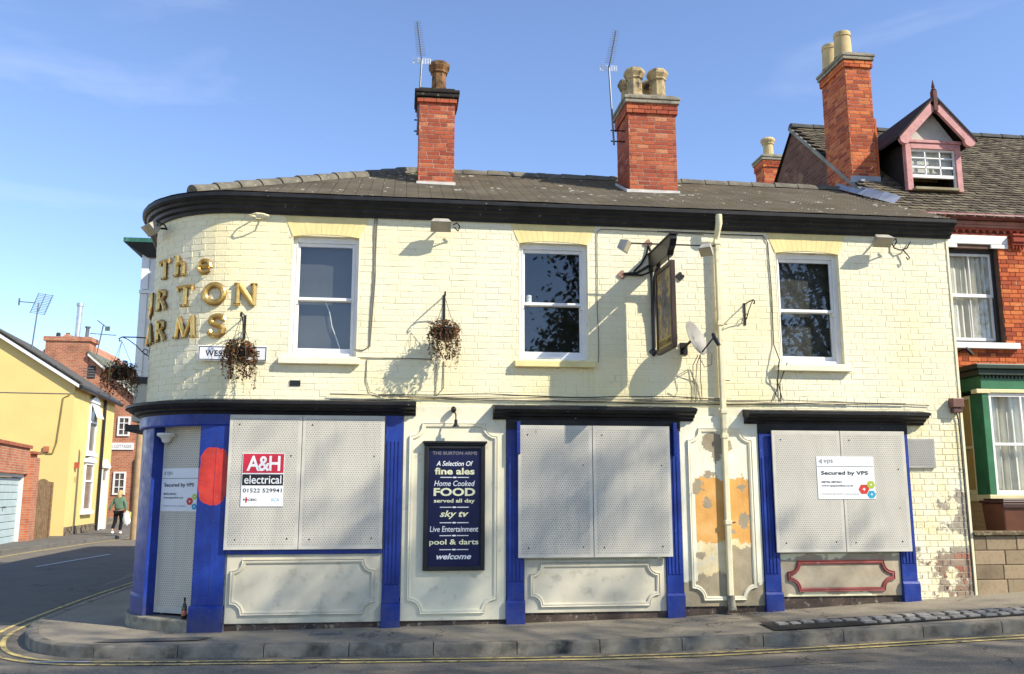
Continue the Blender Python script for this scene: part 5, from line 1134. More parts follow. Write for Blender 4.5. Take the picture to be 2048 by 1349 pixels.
# roof of overlapping tiles
TN = NT('scalloped_tiles'); rr_ = TN.rnd(); cc = TN.ramp(rr_, [(0, (.075, .062, .046)), (.5, (.125, .105, .075)), (1, (.18, .15, .10))]); cc = TN.mix(TN.step(TN.noise(5, 6, .65), .58, .68), cc, (.24, .215, .14)); TILN = TN.fin(cc, .9, .15)
m = MB(); nrow = 40; Ls = math.hypot(RID[0] - EAV[0] + .12, (RID[0] - EAV[0] + .12) * NS); ds_ = Ls / nrow; cs, sn = 1 / math.hypot(1, NS), NS / math.hypot(1, NS)
for r in range(nrow):
    x = GX - .06 + (0 if r % 2 else .085); d0 = r * ds_
    y0, z0 = EAV[0] - .12 + d0 * cs, EAV[1] - .12 * NS + d0 * sn
    while x < 14:
        if not (8.37 < x < 9.28 and 2.15 < y0 < 3.35) and not (x < 8.0 and 2.45 < y0 < 3.25):
            L = ds_ * 1.25; lift = .022 + random.uniform(-.004, .005); tw = random.uniform(-.006, .006); g = .163
            P = lambda u, v, h: (x + u, y0 + v * cs - h * sn, z0 + v * sn + h * cs)
            m.add([P(.0, .03, lift), P(.035, .006, lift), P(.08, 0, lift + tw), P(.13, .006, lift), P(g, .03, lift), P(g, L, .004), P(0, L, .004), P(0, .03, 0), P(.08, .0, 0), P(g, .03, 0)], [(0, 1, 2, 3, 4, 5, 6), (7, 8, 2, 1, 0), (8, 9, 4, 3, 2)])
        x += .168
nroof = m.build('roof', TILN, nb); nroof['kind'] = 'stuff'
m = MB(); zz = lambda y: EAV[1] + (y - EAV[0]) * NS - .03
m.quad((GX - .05, EAV[0] - .1, zz(EAV[0] - .1)), (14, EAV[0] - .1, zz(EAV[0] - .1)), (14, RID[0], RID[1] - .03), (GX - .05, RID[0], RID[1] - .03)); m.quad((GX - .05, RID[0], RID[1] - .03), (14, RID[0], RID[1] - .03), (14, 8.1, 5.9), (GX - .05, 8.1, 5.9)); m.build('roof_deck', simple('dark_felt', (.03, .027, .022), .95, .1), nb)
run_tiles((GX - .06, RID[0], RID[1] - .02), (13.9, RID[0], RID[1] - .02), halfround('ridge_tile', .45, .10, simple('dark_ridge', (.07, .07, .065), .8, .2)), .44, nroof)
m = MB(); m.obox((GX - .07, EAV[0] - .1, zz(EAV[0] - .1) + .0), (0, cs, sn), (0, -sn, cs), (1, 0, 0), 0, Ls, -.07, .0, 0, .035); m.build('verge', simple('verge_mortar', (.30, .28, .22), .9, .1, var=.4), nb)
# lead flashing where the pub roof meets the gable
for k in range(4):
    y0 = 1.05 + .47 * k; y1 = y0 + .455; zf_ = lambda y: 5.395 + (y + .2) * .4803 + .03
    m = MB(); m.add([(GX - .02, y0, zf_(y0) + .13), (GX - .02, y1, zf_(y1) + .15), (GX - .15, y1, zf_(y1) + .012), (GX - .15, y0, zf_(y0) + .012)], [(0, 1, 2, 3)]); m.build('flashing', LEAD if k else simple('bright_flashing', (.55, .56, .58), .5, .4), nb)
# chimney
c3 = chimney(nb, 7.585, 8.06, 2.42, 3.30, 6.6, 8.98, 9.25, REDN, MORT, faces='fl!', c=.063)
m = MB(); m.box(8.062, 8.10, 2.42, 3.3, 6.6, 8.05); m.build('chimney_offset', REDN, c3); box('flashing', LEAD, c3, 7.56, 8.09, 2.39, 2.42, 6.86, 6.98)
pot(c3, (7.68, 2.62, 9.25), .47, .155, POTY, 16, False); pot(c3, (7.68, 3.08, 9.25), .47, .155, POTY, 16, False)

# dormer
dm = MB(); DX0, DX1, DY, DZ0, DZ1 = 8.34, 9.34, 2.0, 6.62, 7.46; AX = 8.84; PINK = simple('flaking_pink_paint', (.56, .27, .25), .65, .3, var=.2, sc_=8, dirt=(.20, .06, .05), dsc=11, dthr=(.60, .68))
dm.box(DX0, DX0 + .10, DY, DY + .10, DZ0, DZ1); dm.box(DX1 - .10, DX1, DY, DY + .10, DZ0, DZ1); dm.box(DX0 + .10, DX1 - .10, DY, DY + .1, DZ1 - .10, DZ1); dm.box(DX0 - .02, DX1 + .02, DY - .02, DY + .12, DZ1 + .001, DZ1 + .055)
dor = dm.build('dormer', PINK, nb, bevel=.008)
m = MB(); m.box(DX0 + .10, DX1 - .1, DY - .06, DY + .12, DZ0, DZ0 + .05); m.build('sill', simple('lichened_stone', (.34, .29, .18), .9, .1, var=.3), dor, bevel=.008)
CHK = simple('dark_slate_cheek', (.03, .025, .022), .7, .3)
for cx_ in (DX0 + .03, DX1 - .06): m = MB(); m.prism([(cx_, DY + .1, DZ0), (cx_, DY + .1, DZ1), (cx_, DY + 1.45, DZ1 + .2), (cx_, DY + 1.2, DZ1)], (.03, 0, 0)); m.build('cheek', CHK, dor)
m = MB(); m.add([(DX0 + .06, DY + .05, DZ1 + .05), (DX1 - .06, DY + .05, DZ1 + .05), (AX, DY + .05, 8.10)], [(0, 1, 2)]); m.build('tympanum', simple('grey_white_board', (.50, .48, .42), .7, .2, var=.15), dor)
m = MB()
for sgn in (-1, 1):
    ex = AX + sgn * .64; p0 = Vector((ex, DY - .16, 7.50)); p1 = Vector((AX, DY - .16, 8.19)); d = (p1 - p0).normalized(); nn = Vector((-d.z, 0, d.x)) * (-sgn if sgn > 0 else 1) ; nn = Vector((0, 0, 1)) - d * d.z; nn.normalize()
    m.add([p0 - nn * .12, p1 - nn * .12, p1 + nn * .02, p0 + nn * .02, p0 - nn * .12 + Vector((0, .06, 0)), p1 - nn * .12 + Vector((0, .06, 0)), p1 + nn * .02 + Vector((0, .06, 0)), p0 + nn * .02 + Vector((0, .06, 0))], [(0, 1, 2, 3), (7, 6, 5, 4), (0, 4, 5, 1), (2, 6, 7, 3), (1, 5, 6, 2), (0, 3, 7, 4)])
    m.prism([(p0.x - sgn * .06 + .10 * math.cos(rad(a)), DY - .162, 7.47 + .10 * math.sin(rad(a))) for a in range(0, 360, 36)], (0, .07, 0))
m.build('bargeboard', PINK, dor)
m = MB()
for sgn in (-1, 1):
    ex = AX + sgn * .70; q = [(ex, DY - .18, 7.46), (AX, DY - .18, 8.22), (AX, DY + 2.35, 8.22), (ex, DY + 1.35, 7.46)]; m.add(q + [(a_, b_, c_ + .045) for a_, b_, c_ in q], [(3, 2, 1, 0), (4, 5, 6, 7), (0, 1, 5, 4), (1, 2, 6, 5), (2, 3, 7, 6), (3, 0, 4, 7)])
m.build('dormer_roof', simple('dark_roof_slate', (.035, .028, .024), .8, .2, var=.4, dirt=(.15, .07, .06), dsc=9, dthr=(.62, .7)), dor)
m = MB(); m.box(AX - .035, AX + .035, DY - .19, DY - .10, 7.98, 8.34); m.lathe((AX, DY - .145, 8.34), [(.03, 0), (.045, .02), (.02, .05), (.03, .07), (.004, .2)], 8); m.lathe((AX, DY - .145, 7.93), [(.005, 0), (.04, .03), (.03, .06)], 8); m.build('finial', simple('dark_red_wood', (.13, .05, .04), .7, .2, var=.4), dor)
X0, X1, Z0, Z1 = DX0 + .10, DX1 - .10, DZ0 + .05, DZ1 - .10; dy = DY + .035
m = MB(); m.box(X0, X0 + .02, dy, dy + .05, Z0, Z1); m.box(X1 - .02, X1, dy, dy + .05, Z0, Z1); m.box(X0 + .02, X1 - .02, dy, dy + .05, Z1 - .03, Z1); za = 6.86
m.box(X0 + .02, X1 - .02, dy, dy + .045, za, za + .055); m.box(X0 + .02, X1 - .02, dy, dy + .04, 7.03, 7.065); m.box(X0 + .02, X1 - .02, dy, dy + .03, 7.20, 7.22)
for k in (1, 2): xx = X0 + (X1 - X0) * k / 3; m.box(xx - .010, xx + .010, dy, dy + .03, za + .055, Z1 - .03)
dw = m.build('sash', FRAME, dor, bevel=.002); m = MB(); m.quad((X0 + .02, dy + .018, za + .05), (X1 - .02, dy + .018, za + .05), (X1 - .02, dy + .018, Z1 - .02), (X0 + .02, dy + .018, Z1 - .02)); m.build('pane', GLASS2, dor)
m = MB(); m.box(X0, X1, dy + .10, dy + .11, za + .1, Z1); m.build('roller_blind', simple('white_blind', (.60, .58, .52), .8, .2, var=.06), dor); m = MB(); m.box(X0 + .1, X1, dy + .5, dy + .52, Z0 - .1, Z1); m.build('room_back', simple('brown_door', (.26, .17, .08), .7, .2), dor)
# things by the house front
t = thing('garden_wall', 'low wall of buff concrete blocks with a brown coping beside the pub', 'wall', (9.5, .05, .3))
BLK_ = m_red('buff_concrete_block', [(0, (.22, .165, .10)), (.5, (.30, .23, .14)), (1, (.36, .27, .165))], .35, .25)
for r in range(4):
    x = 7.64 - (.22 if r % 2 else 0); z0 = .30 + .19 * r
    while x < 13:
        L = random.choice((.22, .40, .44)); a_, b_ = max(7.64, x), x + L
        if b_ - a_ > .05: MB().box(a_ + .005, b_ - .005, .0 - random.uniform(0, .006), .2, z0 - (.3 if r == 0 else 0), z0 + .182).build('block', BLK_, t, bevel=.008)
        x += L
MB().box(7.64, 13, .012, .19, .1, 1.05).build('mortar_core', MORTD, t); MB().box(7.63, 13, -.05, .25, 1.062, 1.115).build('coping', simple('brown_stone_coping', (.13, .095, .055), .9, .1, var=.3, dirt=(.3, .25, .15), dsc=20, dthr=(.5, .6)), t, bevel=.012)
BROWN = simple('brown_bin_plastic', (.13, .045, .02), .45, .4, var=.2); BROWND = simple('dark_brown_lid', (.06, .025, .018), .45, .4, var=.3)
for (x, lab) in ((8.27, 'brown wheelie bin nearest the pub behind the low block wall'), (8.70, 'second brown wheelie bin at the picture edge behind the block wall')):
    t = thing('wheelie_bin', lab, 'bin', (x + .2, .45, .4), 'bins behind the garden wall'); m = MB(); m.add([(x + .05, .28, .45), (x + .35, .28, .45), (x + .35, .62, .45), (x + .05, .62, .45), (x, .22, 1.48), (x + .40, .22, 1.48), (x + .40, .70, 1.48), (x, .70, 1.48)], [(3, 2, 1, 0), (4, 5, 6, 7), (0, 1, 5, 4), (1, 2, 6, 5), (2, 3, 7, 6), (3, 0, 4, 7)]); m.build('bin_body', BROWN, t, bevel=.02)
    m = MB(); m.box(x - .02, x + .42, .19, .72, 1.482, 1.52); m.box(x + .02, x + .38, .24, .68, 1.521, 1.545); m.build('lid', BROWND, t, bevel=.012); m = MB(); m.box(x - .015, x + .415, .195, .22, 1.42, 1.481); m.build('rim', BROWND, t, bevel=.006)
    for s_ in (0, 1): m = MB(); m.tube([(x + .03 + .31 * s_, .62, .44), (x + .06 + .31 * s_, .62, .44)], .08, 12); m.build('wheel', BLACK, t)
t = thing('garden_ground', 'paved strip of front garden behind the block wall', 'ground', (10, .8, .42)); t = None
bpy.data.objects.remove(bpy.data.objects['garden_ground'])
m = MB(); m.box(7.65, 13, .2, FY, .1, .42); structure(m.build('front_garden', PAVE))
t = thing('security_camera', 'small bullet camera on the brick wall below the upstairs sill', 'camera', (8.75, FY, 3.8)); m = MB(); m.tube([(8.62, FY - .02, 3.80), (8.72, FY - .10, 3.84)], .012, 6); m.build('arm', BLACK, t); m = MB(); m.tube([(8.70, FY - .12, 3.85), (8.78, FY - .16, 3.74)], .03, 8); m.build('camera_body', BLACK, t)
# house chimney further back
rc = thing('distant_house', 'house behind the pub showing only a red chimney with one yellow pot', 'house', (9, 10, 0)); m = MB(); m.box(8.0, 12, 8.2, 14, 0, 7.0); m.prism([(8.0, 8.2, 7.0), (8, 14, 7), (8, 11.1, 8.6)], (4, 0, 0)); m.build('wall', m_brickwall('distant_brick', 'x', (.3, .1, .06), (.36, .14, .08), (.3, .25, .2)), rc)
c4 = chimney(rc, 8.42, 8.92, 8.0, 8.5, 7.0, 9.25, 9.56, REDN, MORT)
pot(c4, (8.66, 8.25, 9.56), .50, .125, POTY, 14, True)

# ================================================================== SIDE STREET: HOUSE NEXT TO THE PUB
gh = thing('oriel_house', 'grey rendered house with white jettied upper storey beyond the rounded corner', 'house', (-3.4, 7, 0)); GREYR = simple('grey_cream_render', (.50, .48, .40), .85, .2, var=.12)
m = MB(); m.box(-3.55, 2, 6.05, 14, 0, 5.5); m.build('wall', GREYR, gh); m = MB(); m.box(-4.28, -3.4, 3.55, 7.5, 2.75, 3.36); m.build('jetty_wall', GREYR, gh)
m = MB(); m.box(-4.34, -3.4, 3.50, 7.5, 3.362, 3.46); m.build('jetty_band', BLACK, gh); m = MB(); m.box(-4.26, -3.4, 3.54, 7.5, 3.462, 5.50); up = m.build('upper_storey', FRAME, gh, bevel=.01)
m = MB(); m.box(-4.30, -3.4, 3.50, 7.5, 4.84, 4.90); m.box(-4.29, -4.17, 3.51, 3.54, 3.47, 4.83); m.box(-4.29, -4.17, 3.51, 3.54, 4.91, 5.49); m.box(-3.95, -3.88, 3.51, 3.54, 3.47, 4.83); m.build('trim', WHITE, up, bevel=.006)
m = MB(); m.box(-4.06, -3.70, 3.525, 3.545, 4.95, 5.42); m.box(-4.06, -3.70, 3.525, 3.545, 3.60, 4.78); m.build('pane', simple('dark_pane', (.03, .032, .04), .12, .6, bump=0), up)
m = MB(); m.add([(-4.50, 3.25, 5.62), (-3.4, 3.25, 5.62), (-3.4, 8, 5.62), (-4.50, 8, 5.62), (-4.2, 3.5, 5.44), (-3.4, 3.5, 5.44), (-3.4, 8, 5.44), (-4.2, 8, 5.44), (-4.50, 3.25, 5.68), (-3.4, 3.25, 5.68), (-3.4, 8, 5.68), (-4.50, 8, 5.68)], [(0, 4, 5, 1), (0, 3, 7, 4), (8, 9, 10, 11), (0, 1, 9, 8), (0, 8, 11, 3)]); rf = m.build('roof', simple('dark_soffit', (.05, .055, .06), .8, .2), gh)
m = MB(); m.box(-4.52, -3.4, 3.23, 3.249, 5.63, 5.70); m.box(-4.52, -4.502, 3.25, 8, 5.63, 5.70); m.build('green_fascia', simple('green_fascia_paint', (.03, .13, .09), .5, .3, dirt=(.2, .3, .25), dsc=10), rf); m = MB(); m.box(-4.22, -3.55, 3.0, 3.9, 2.56, 2.66); m.build('porch_canopy', BLACK, gh, bevel=.01)
t = thing('telegraph_pole', 'pale wooden pole standing beside the rounded corner further up the side street', 'pole', (-9.2, 22.1, .1)); MB().tube([(-9.2, 22.1, 0), (-9.23, 22.1, 3.4), (-9.25, 22.1, 5.6)], [.14, .125, .11], 10).build('shaft', simple('weathered_pole_wood', (.40, .28, .15), .85, .2, var=.2), t, smooth=True)

# ================================================================== YELLOW HOUSE
yh = thing('yellow_house', 'yellow rendered cottage with white windows on the far side of the side street', 'house', (-14, 25, .1)); YEL_ = simple('yellow_render', (.74, .545, .205), .85, .2, var=.07, sc_=.8, dirt=(.56, .42, .18), dsc=1.5, dthr=(.6, .85), bump=.2, bsc=30)
Ya, Yb = Vector((-11.75, 22.6, 0)), Vector((-12.35, 29.3, 0)); Yd = (Yb - Ya).normalized(); Yn = Vector((Yd.y, -Yd.x, 0)); YL = (Yb - Ya).length; EH = 5.50
Yg = Vector((-1, -.09, 0)).normalized()     # along the gable, away from the street
m = MB(); g0 = Ya; g1 = Ya + Yg * 7; P3 = lambda v, z: (v.x, v.y, z)
m.prism([P3(g0, 0), P3(g0, EH), P3(Ya + Yg * 3.5, EH + 2.15), P3(g1, EH), P3(g1, 0)], Yd * YL); m.build('wall', YEL_, yh)
m = MB()
for sgn in (0, 1):
    a_ = Ya - Yd * .18 - Yg * .22 + Vector((0, 0, EH - .10)); ap = Ya - Yd * .18 + Yg * 3.5 + Vector((0, 0, EH + 2.25)); 
    if sgn: a_ = Ya - Yd * .18 + Yg * 7.2 + Vector((0, 0, EH - .10))
    q = [a_, ap, ap + Yd * (YL + .3), a_ + Yd * (YL + .3)]; m.add(q + [v + Vector((0, 0, .13)) for v in q], [(3, 2, 1, 0), (4, 5, 6, 7), (0, 1, 5, 4), (1, 2, 6, 5), (2, 3, 7, 6), (3, 0, 4, 7)])
yr = m.build('roof', simple('grey_slates', (.11, .10, .085), .85, .2, var=.4, sc_=3), yh)
# stepped verge tiles and white verge board
d = (Yg * 3.72 + Vector((0, 0, 2.35))); n = 13
for k in range(n):
    p = Ya - Yd * .24 - Yg * .22 + Vector((0, 0, EH + .02)) + d * (k / n); m = MB(); m.obox(p, d.normalized(), Yd, Vector((0, 0, 1)), -.02, d.length / n + .02, 0, .3, .02, .075); m.build('verge_tile', simple('verge_slate', (.10, .095, .08), .8, .2) if k == 0 else bpy.data.materials['verge_slate'], yr)
m = MB(); m.obox(Ya - Yd * .20 - Yg * .18 + Vector((0, 0, EH - .13)), d.normalized(), Yd, Vector((0, 0, 1)), 0, d.length, 0, .05, -.02, .10); m.build('verge_board', FRAME, yr)
m = MB(); gu = Ya - Yg * .24 + Vector((0, 0, EH - .12)); m.tube([gu - Yd * .2, gu + Yd * (YL + .15)], .08, 8); m.build('gutter', BLACK, yr)
WU = Yd * 1.0; 
def ywin(u0, u1, z0, z1, arch=True, tilt=False):
    O = Ya + Yn * .0; V = Vector((0, 0, 1)); m = MB(); f = .07
    for (a_, b_, c_, e_) in ((u0, u0 + f, z0, z1), (u1 - f, u1, z0, z1), (u0 + f, u1 - f, z1 - f, z1), (u0 + f, u1 - f, z0, z0 + f), (u0 + f, u1 - f, z0 + (z1 - z0) * .60, z0 + (z1 - z0) * .60 + f)): m.obox(O, Yd, V, Yn, a_, b_, c_, e_, .0, .07)
    w_ = m.build('window', FRAME, yh); face(w_, 'pane', O, Yd, V, u0 + f, u1 - f, z0 + f, z1 - f, simple('brown_grey_pane', (.20, .18, .14), .15, .5, var=.4, bump=0), .02)  # opaque brown grey pane, mottled at random
    m = MB(); m.obox(O, Yd, V, Yn, u0 - .12, u1 + .12, z0 - .14, z0 - .002, -.01, .16); m.build('sill', FRAME, w_)
    m = MB(); q = [O + Yd * a_ + V * b_ for a_, b_ in ((u0 - .10, z1 + .02), (u1 + .10, z1 + .02), (u1 + .10, z1 + .12), ((u0 + u1) / 2, z1 + .34), (u0 - .10, z1 + .12))]; m.prism([tuple(v) for v in q], Yn * .12); m.build('hood', FRAME, w_)
    if tilt:
        m = MB(); Vt = (V * .92 + Yn * -.38).normalized()
        zt = z1 - .05; m.obox(O + V * zt + Yn * .08, Yd, -(V * .93 - Yn * .36).normalized(), Yn, u0 + .05, u1 - .05, 0, .55, 0, .05); m.build('open_light', FRAME, w_)
ywin(2.35, 3.45, 3.15, 5.05, tilt=True); ywin(2.25, 3.55, .95, 2.75)
m = MB(); m.obox(Ya, Yd, (0, 0, 1), Yn, 5.05, 5.95, .15, 2.1, 0, .04); dd = m.build('door', FRAME, yh); face(dd, 'fanlight', Ya, Yd, (0, 0, 1), 5.1, 5.9, 2.15, 2.55, simple('grey_fanlight', (.18, .17, .15), .2, .5), .02)
m = MB(); m.obox(Ya, Yd, (0, 0, 1), Yn, 4.95, 5.04, .1, 2.62, 0, .09); m.obox(Ya, Yd, (0, 0, 1), Yn, 5.96, 6.05, .1, 2.62, 0, .09); q = [Ya + Yd * a_ + Vector((0, 0, b_)) for a_, b_ in ((4.8, 2.63), (6.2, 2.63), (6.2, 2.72), (5.5, 3.0), (4.8, 2.72))]; m.prism([tuple(v) for v in q], Yn * .14); m.build('door_case', FRAME, dd)
m = MB(); dpp = Ya + Yd * 4.6 + Yn * .08; m.tube([dpp + Vector((0, 0, .1)), dpp + Vector((0, 0, EH - .1))], .06, 8); m.build('downpipe', BLACK, yh)
m = MB(); m.obox(Ya, Yd, (0, 0, 1), Yn, 0.02, 4.5, 0, .42, 0, .05); m.build('rubble_plinth', simple('rubble', (.30, .24, .16), .9, .1, var=.6, sc_=5, dirt=(.06, .05, .04), dsc=5, dthr=(.48, .55), bump=.6, bsc=8, bd=.05), yh)
def gpt(u, z, n=.03): return Ya + Yg * u - Yd * n + Vector((0, 0, z))
m = MB(); m.tube([gpt(.15, 5.1), gpt(.35, 5.0), gpt(.45, 3.4), gpt(.55, 3.0), gpt(.75, 3.0), gpt(.8, 3.15)], .02, 5); m.build('cable', simple('olive_cable', (.22, .18, .06), .7, .2), yh); m = MB(); m.obox(Ya, Yg, (0, 0, 1), -Yd, .68, .86, 3.05, 3.25, 0, .08); m.build('meter_box', simple('terracotta_box', (.45, .16, .08), .7, .2), yh)
m = MB(); m.obox(Ya, Yd, (0, 0, 1), Yn, .75, .95, 2.5, 2.72, 0, .14); m.build('bell_box', simple('red_bell_box', (.42, .10, .05), .6, .3), yh); put_text(yh, '11', Ya, Yd, (0, 0, 1), 1.0, 2.1, .16, BLACK, .22, n=.02)
m = MB(); m.tube([gpt(.0, 5.15, .02), gpt(4, 5.15, .02)], .012, 4); m.build('wire', GREYINK, yh)
t = thing('roof_aerial', 'grid television aerial on a thin mast above the yellow cottage roof', 'aerial', gpt(1.75, 6.6, -.6)); m = MB(); b0 = gpt(1.75, 6.5, -.6); tp = b0 + Vector((.12, 0, 2.05)); m.tube([b0, tp], .025, 6); m.build('pole', GALV, t)
for sg in (1, -1):
    m = MB()
    for k in range(7): a_ = tp + Vector((-.15 + .02 * k * sg, 0, sg * .06 * k)); m.tube([a_, a_ + Vector((.5, .1, -.06))], .008, 4)
    for k in range(3): a_ = tp + Vector((-.15 + .25 * k, 0, -.03 * k)); m.tube([a_, a_ + Vector((.12 * sg, 0, sg * .38))], .014, 4)
    m.build('grid', GALV, t)
m = MB(); m.tube([tp + Vector((-.1, 0, 0)), tp + Vector((-.65, -.1, .02))], .018, 5); m.tube([tp + Vector((-.65, -.1, -.12)), tp + Vector((-.65, -.1, .14))], .03, 5); m.build('boom', GALV, t)

# garage wall, gate
gg = thing('brick_garage', 'red brick garage wall with pale blue panelled door on the left edge', 'garage', (-12, 17.5, .1)); Ga, Gb = Vector((-11.15, 15.2, 0)), Vector((-11.85, 20.0, 0)); Gd = (Gb - Ga).normalized(); Gn = Vector((Gd.y, -Gd.x, 0)); GLn = (Gb - Ga).length; GBR = m_brickwall('garage_brick', 'y', (.42, .12, .06), (.52, .19, .09), (.42, .34, .25))
m = MB(); m.obox(Ga, Gd, (0, 0, 1), -Gn, -2, GLn - 1.05, 2.2, 3.0, 0, .3); m.obox(Ga, Gd, (0, 0, 1), -Gn, GLn - 1.05, GLn, 0, 2.85, 0, .45); m.obox(Ga, Gd, (0, 0, 1), Gn, GLn - .85, GLn - .02, 0, 2.74, 0, .10); m.build('wall', GBR, gg)
m = MB(); m.obox(Ga, Gd, (0, 0, 1), -Gn, -2, GLn - .95, 3.001, 3.10, -.06, .36); m.obox(Ga, Gd, (0, 0, 1), -Gn, GLn - .95, GLn + .03, 2.851, 2.93, -.12, .5); m.build('coping', simple('brick_on_edge', (.36, .12, .07), .9, .1, var=.4, sc_=8), gg)
m = MB(); m.obox(Ga, Gd, (0, 0, 1), -Gn, -2, GLn - 1.06, 2.1, 2.199, .1, .25); m.obox(Ga, Gd, (0, 0, 1), -Gn, GLn - 1.16, GLn - 1.06, .1, 2.1, .1, .25); m.build('door_frame', OFFW, gg)
GD = simple('pale_blue_door', (.42, .52, .52), .5, .3, var=.12)
for k in range(9): z0 = .10 + .22 * k; m = MB(); m.obox(Ga, Gd, (0, 0, 1), -Gn, -2, GLn - 1.17, z0, z0 + .205, .20, .25); m.build('door_panel', GD, gg, bevel=.012)
m = MB(); m.obox(Ga, Gd, (0, 0, 1), -Gn, -2, GLn - 1.17, .1, 2.09, .252, .3); m.build('door_back', BLACK, gg); m = MB(); m.tube([Ga + Gd * 2.0 - Gn * .19 + Vector((0, 0, 1.2)), Ga + Gd * 2.0 - Gn * .10 + Vector((0, 0, 1.2))], .03, 6); m.build('handle', GALV, gg)
gt = thing('timber_gate', 'weathered vertical board gate between the garage and yellow cottage', 'gate', (-12, 21, .1)); H0 = Gb + Vector((-.05, .1, 0)); H1 = H0 + (Ya - Yd * .15 - H0) * .48; hd = (H1 - H0).normalized(); hl = (H1 - H0).length; hn = Vector((hd.y, -hd.x, 0)); WOOD = simple('grey_weathered_board', (.22, .145, .08), .9, .1, var=.35, sc_=9); nb_ = 9
for k in range(nb_): u = hl * k / nb_; hh = 1.92 + .16 * math.sin(PI * (k + .5) / nb_); m = MB(); m.obox(H0, hd, (0, 0, 1), hn, u + .01, u + hl / nb_ - .012, .12, hh, random.uniform(0, .01), .03); m.build('board', WOOD, gt)
m = MB(); m.obox(H0, hd, (0, 0, 1), hn, hl - .02, hl + .09, .1, 1.98, -.05, .08); m.build('post', WOOD, gt); m = MB(); m.obox(H0, hd, (0, 0, 1), hn, 0, hl, .12, 1.7, -.02, -.005); m.build('backing', BLACK, gt)

# ================================================================== FAR BRICK COTTAGES
bh = thing('brick_cottages', 'red brick cottage gable with broad chimney and a long white name plate', 'house', (-15, 34.7, .1)); BY = 34.7; BB = m_brickwall('cottage_brick', 'x', (.40, .12, .06), (.50, .20, .10), (.46, .38, .28), bw=.24, bh=.08)
m = MB(); m.prism([(-20.5, BY, 0), (-12.62, BY, 0), (-12.72, BY, 6.1), (-15.2, BY, 8.3), (-16.5, BY, 9.4), (-20.5, BY, 6.1)], (0, 8, 0)); m.build('wall', BB, bh)
m = MB(); m.box(-17.45, -15.40, BY - .05, BY + 1.0, 6.5, 9.0); m.box(-17.55, -15.30, BY - .12, BY + 1.1, 9.0, 9.22); bc = m.build('chimney', BB, bh)
m = MB(); m.prism([(-15.4, BY - .15, 8.35), (-12.5, BY - .15, 5.90), (-12.5, BY - .15, 6.08), (-15.4, BY - .15, 8.55)], (0, 8.3, 0)); m.build('roof', simple('green_grey_slate', (.16, .17, .13), .85, .2, var=.3), bh); m = MB(); m.prism([(-15.38, BY - .22, 8.27), (-12.6, BY - .22, 5.92), (-12.6, BY - .22, 6.02), (-15.38, BY - .22, 8.37)], (0, .06, 0)); m.build('verge', OFFW, bh)
for x in (-17.05, -16.6): m = MB(); m.lathe((x, BY + .4, 9.22), [(.12, 0), (.10, .25), (.07, .26)], 8); m.build('chimney_pot', simple('dark_pot', (.05, .04, .035), .8, .2), bc)
m = MB(); m.tube([(-16.15, BY + .4, 9.2), (-16.13, BY + .4, 10.85)], .13, 10); m.tube([(-16.13, BY + .4, 10.85), (-16.13, BY + .4, 11.0)], .17, 10); m.build('flue', AL, bc, smooth=True); m = MB(); m.tube([(-15.7, BY + .4, 9.2), (-15.68, BY + .4, 9.75)], .09, 8); m.tube([(-15.68, BY + .4, 9.75), (-15.68, BY + .4, 9.82)], .14, 8); m.build('flue', GALV, bc)
m = MB(); m.box(-15.62, -15.02, BY - .04, BY + .05, 7.18, 7.78); v_ = m.build('louvre_vent', simple('dark_louvre', (.045, .042, .04), .7, .3), bh); m = MB()
for k in range(4): m.box(-15.58, -15.06, BY - .06, BY - .041, 7.24 + .13 * k, 7.28 + .13 * k)
m.build('slat', OFFW if False else simple('grey_slat', (.16, .15, .14), .7, .2), v_)
for (x0, x1, z0, z1) in ((-13.78, -13.20, 4.35, 5.30), (-13.80, -13.22, 1.52, 2.62)):
    m = MB(); f = .08
    for q in ((x0, x0 + f, z0, z1), (x1 - f, x1, z0, z1), (x0 + f, x1 - f, z1 - f, z1), (x0 + f, x1 - f, z0, z0 + f)): m.box(q[0], q[1], BY - .06, BY, q[2], q[3])
    for k in (1, 2): zz_ = z0 + (z1 - z0) * k / 3; m.box(x0 + f, x1 - f, BY - .05, BY, zz_ - .02, zz_ + .02)
    m.box((x0 + x1) / 2 - .02, (x0 + x1) / 2 + .02, BY - .045, BY, z0 + f, z1 - f); w_ = m.build('window', FRAME, bh); m = MB(); m.quad((x0 + f, BY - .02, z0 + f), (x1 - f, BY - .02, z0 + f), (x1 - f, BY - .02, z1 - f), (x0 + f, BY - .02, z1 - f)); m.build('pane', simple('far_pane', (.10, .09, .075), .2, .5, var=.6, sc_=3, bump=0) if 'far_pane' not in bpy.data.materials else bpy.data.materials['far_pane'], w_)
npl = thing('cottage_name_plate', 'long white name plate with faint lettering on the brick cottage gable', 'sign', (-13.8, BY, 3.7)); MB().box(-14.75, -12.95, BY - .06, BY - .002, 3.68, 4.02).build('plate', WHITE, npl, bevel=.01); put_text(npl, 'VICTORIA COTTAGES', (0, BY - .061, 0), FU, FV, -13.85, 3.85, 1.6, GREYINK, .15, n=.004)
m = MB(); m.tube([(-12.72, BY - .1, .1), (-12.74, BY - .1, 3.3)], .07, 6); m.build('downpipe', BLACK, bh); m = MB(); m.box(-20, -12.6, BY - .35, BY, .0, .45); m.build('base_course', STONE, bh)
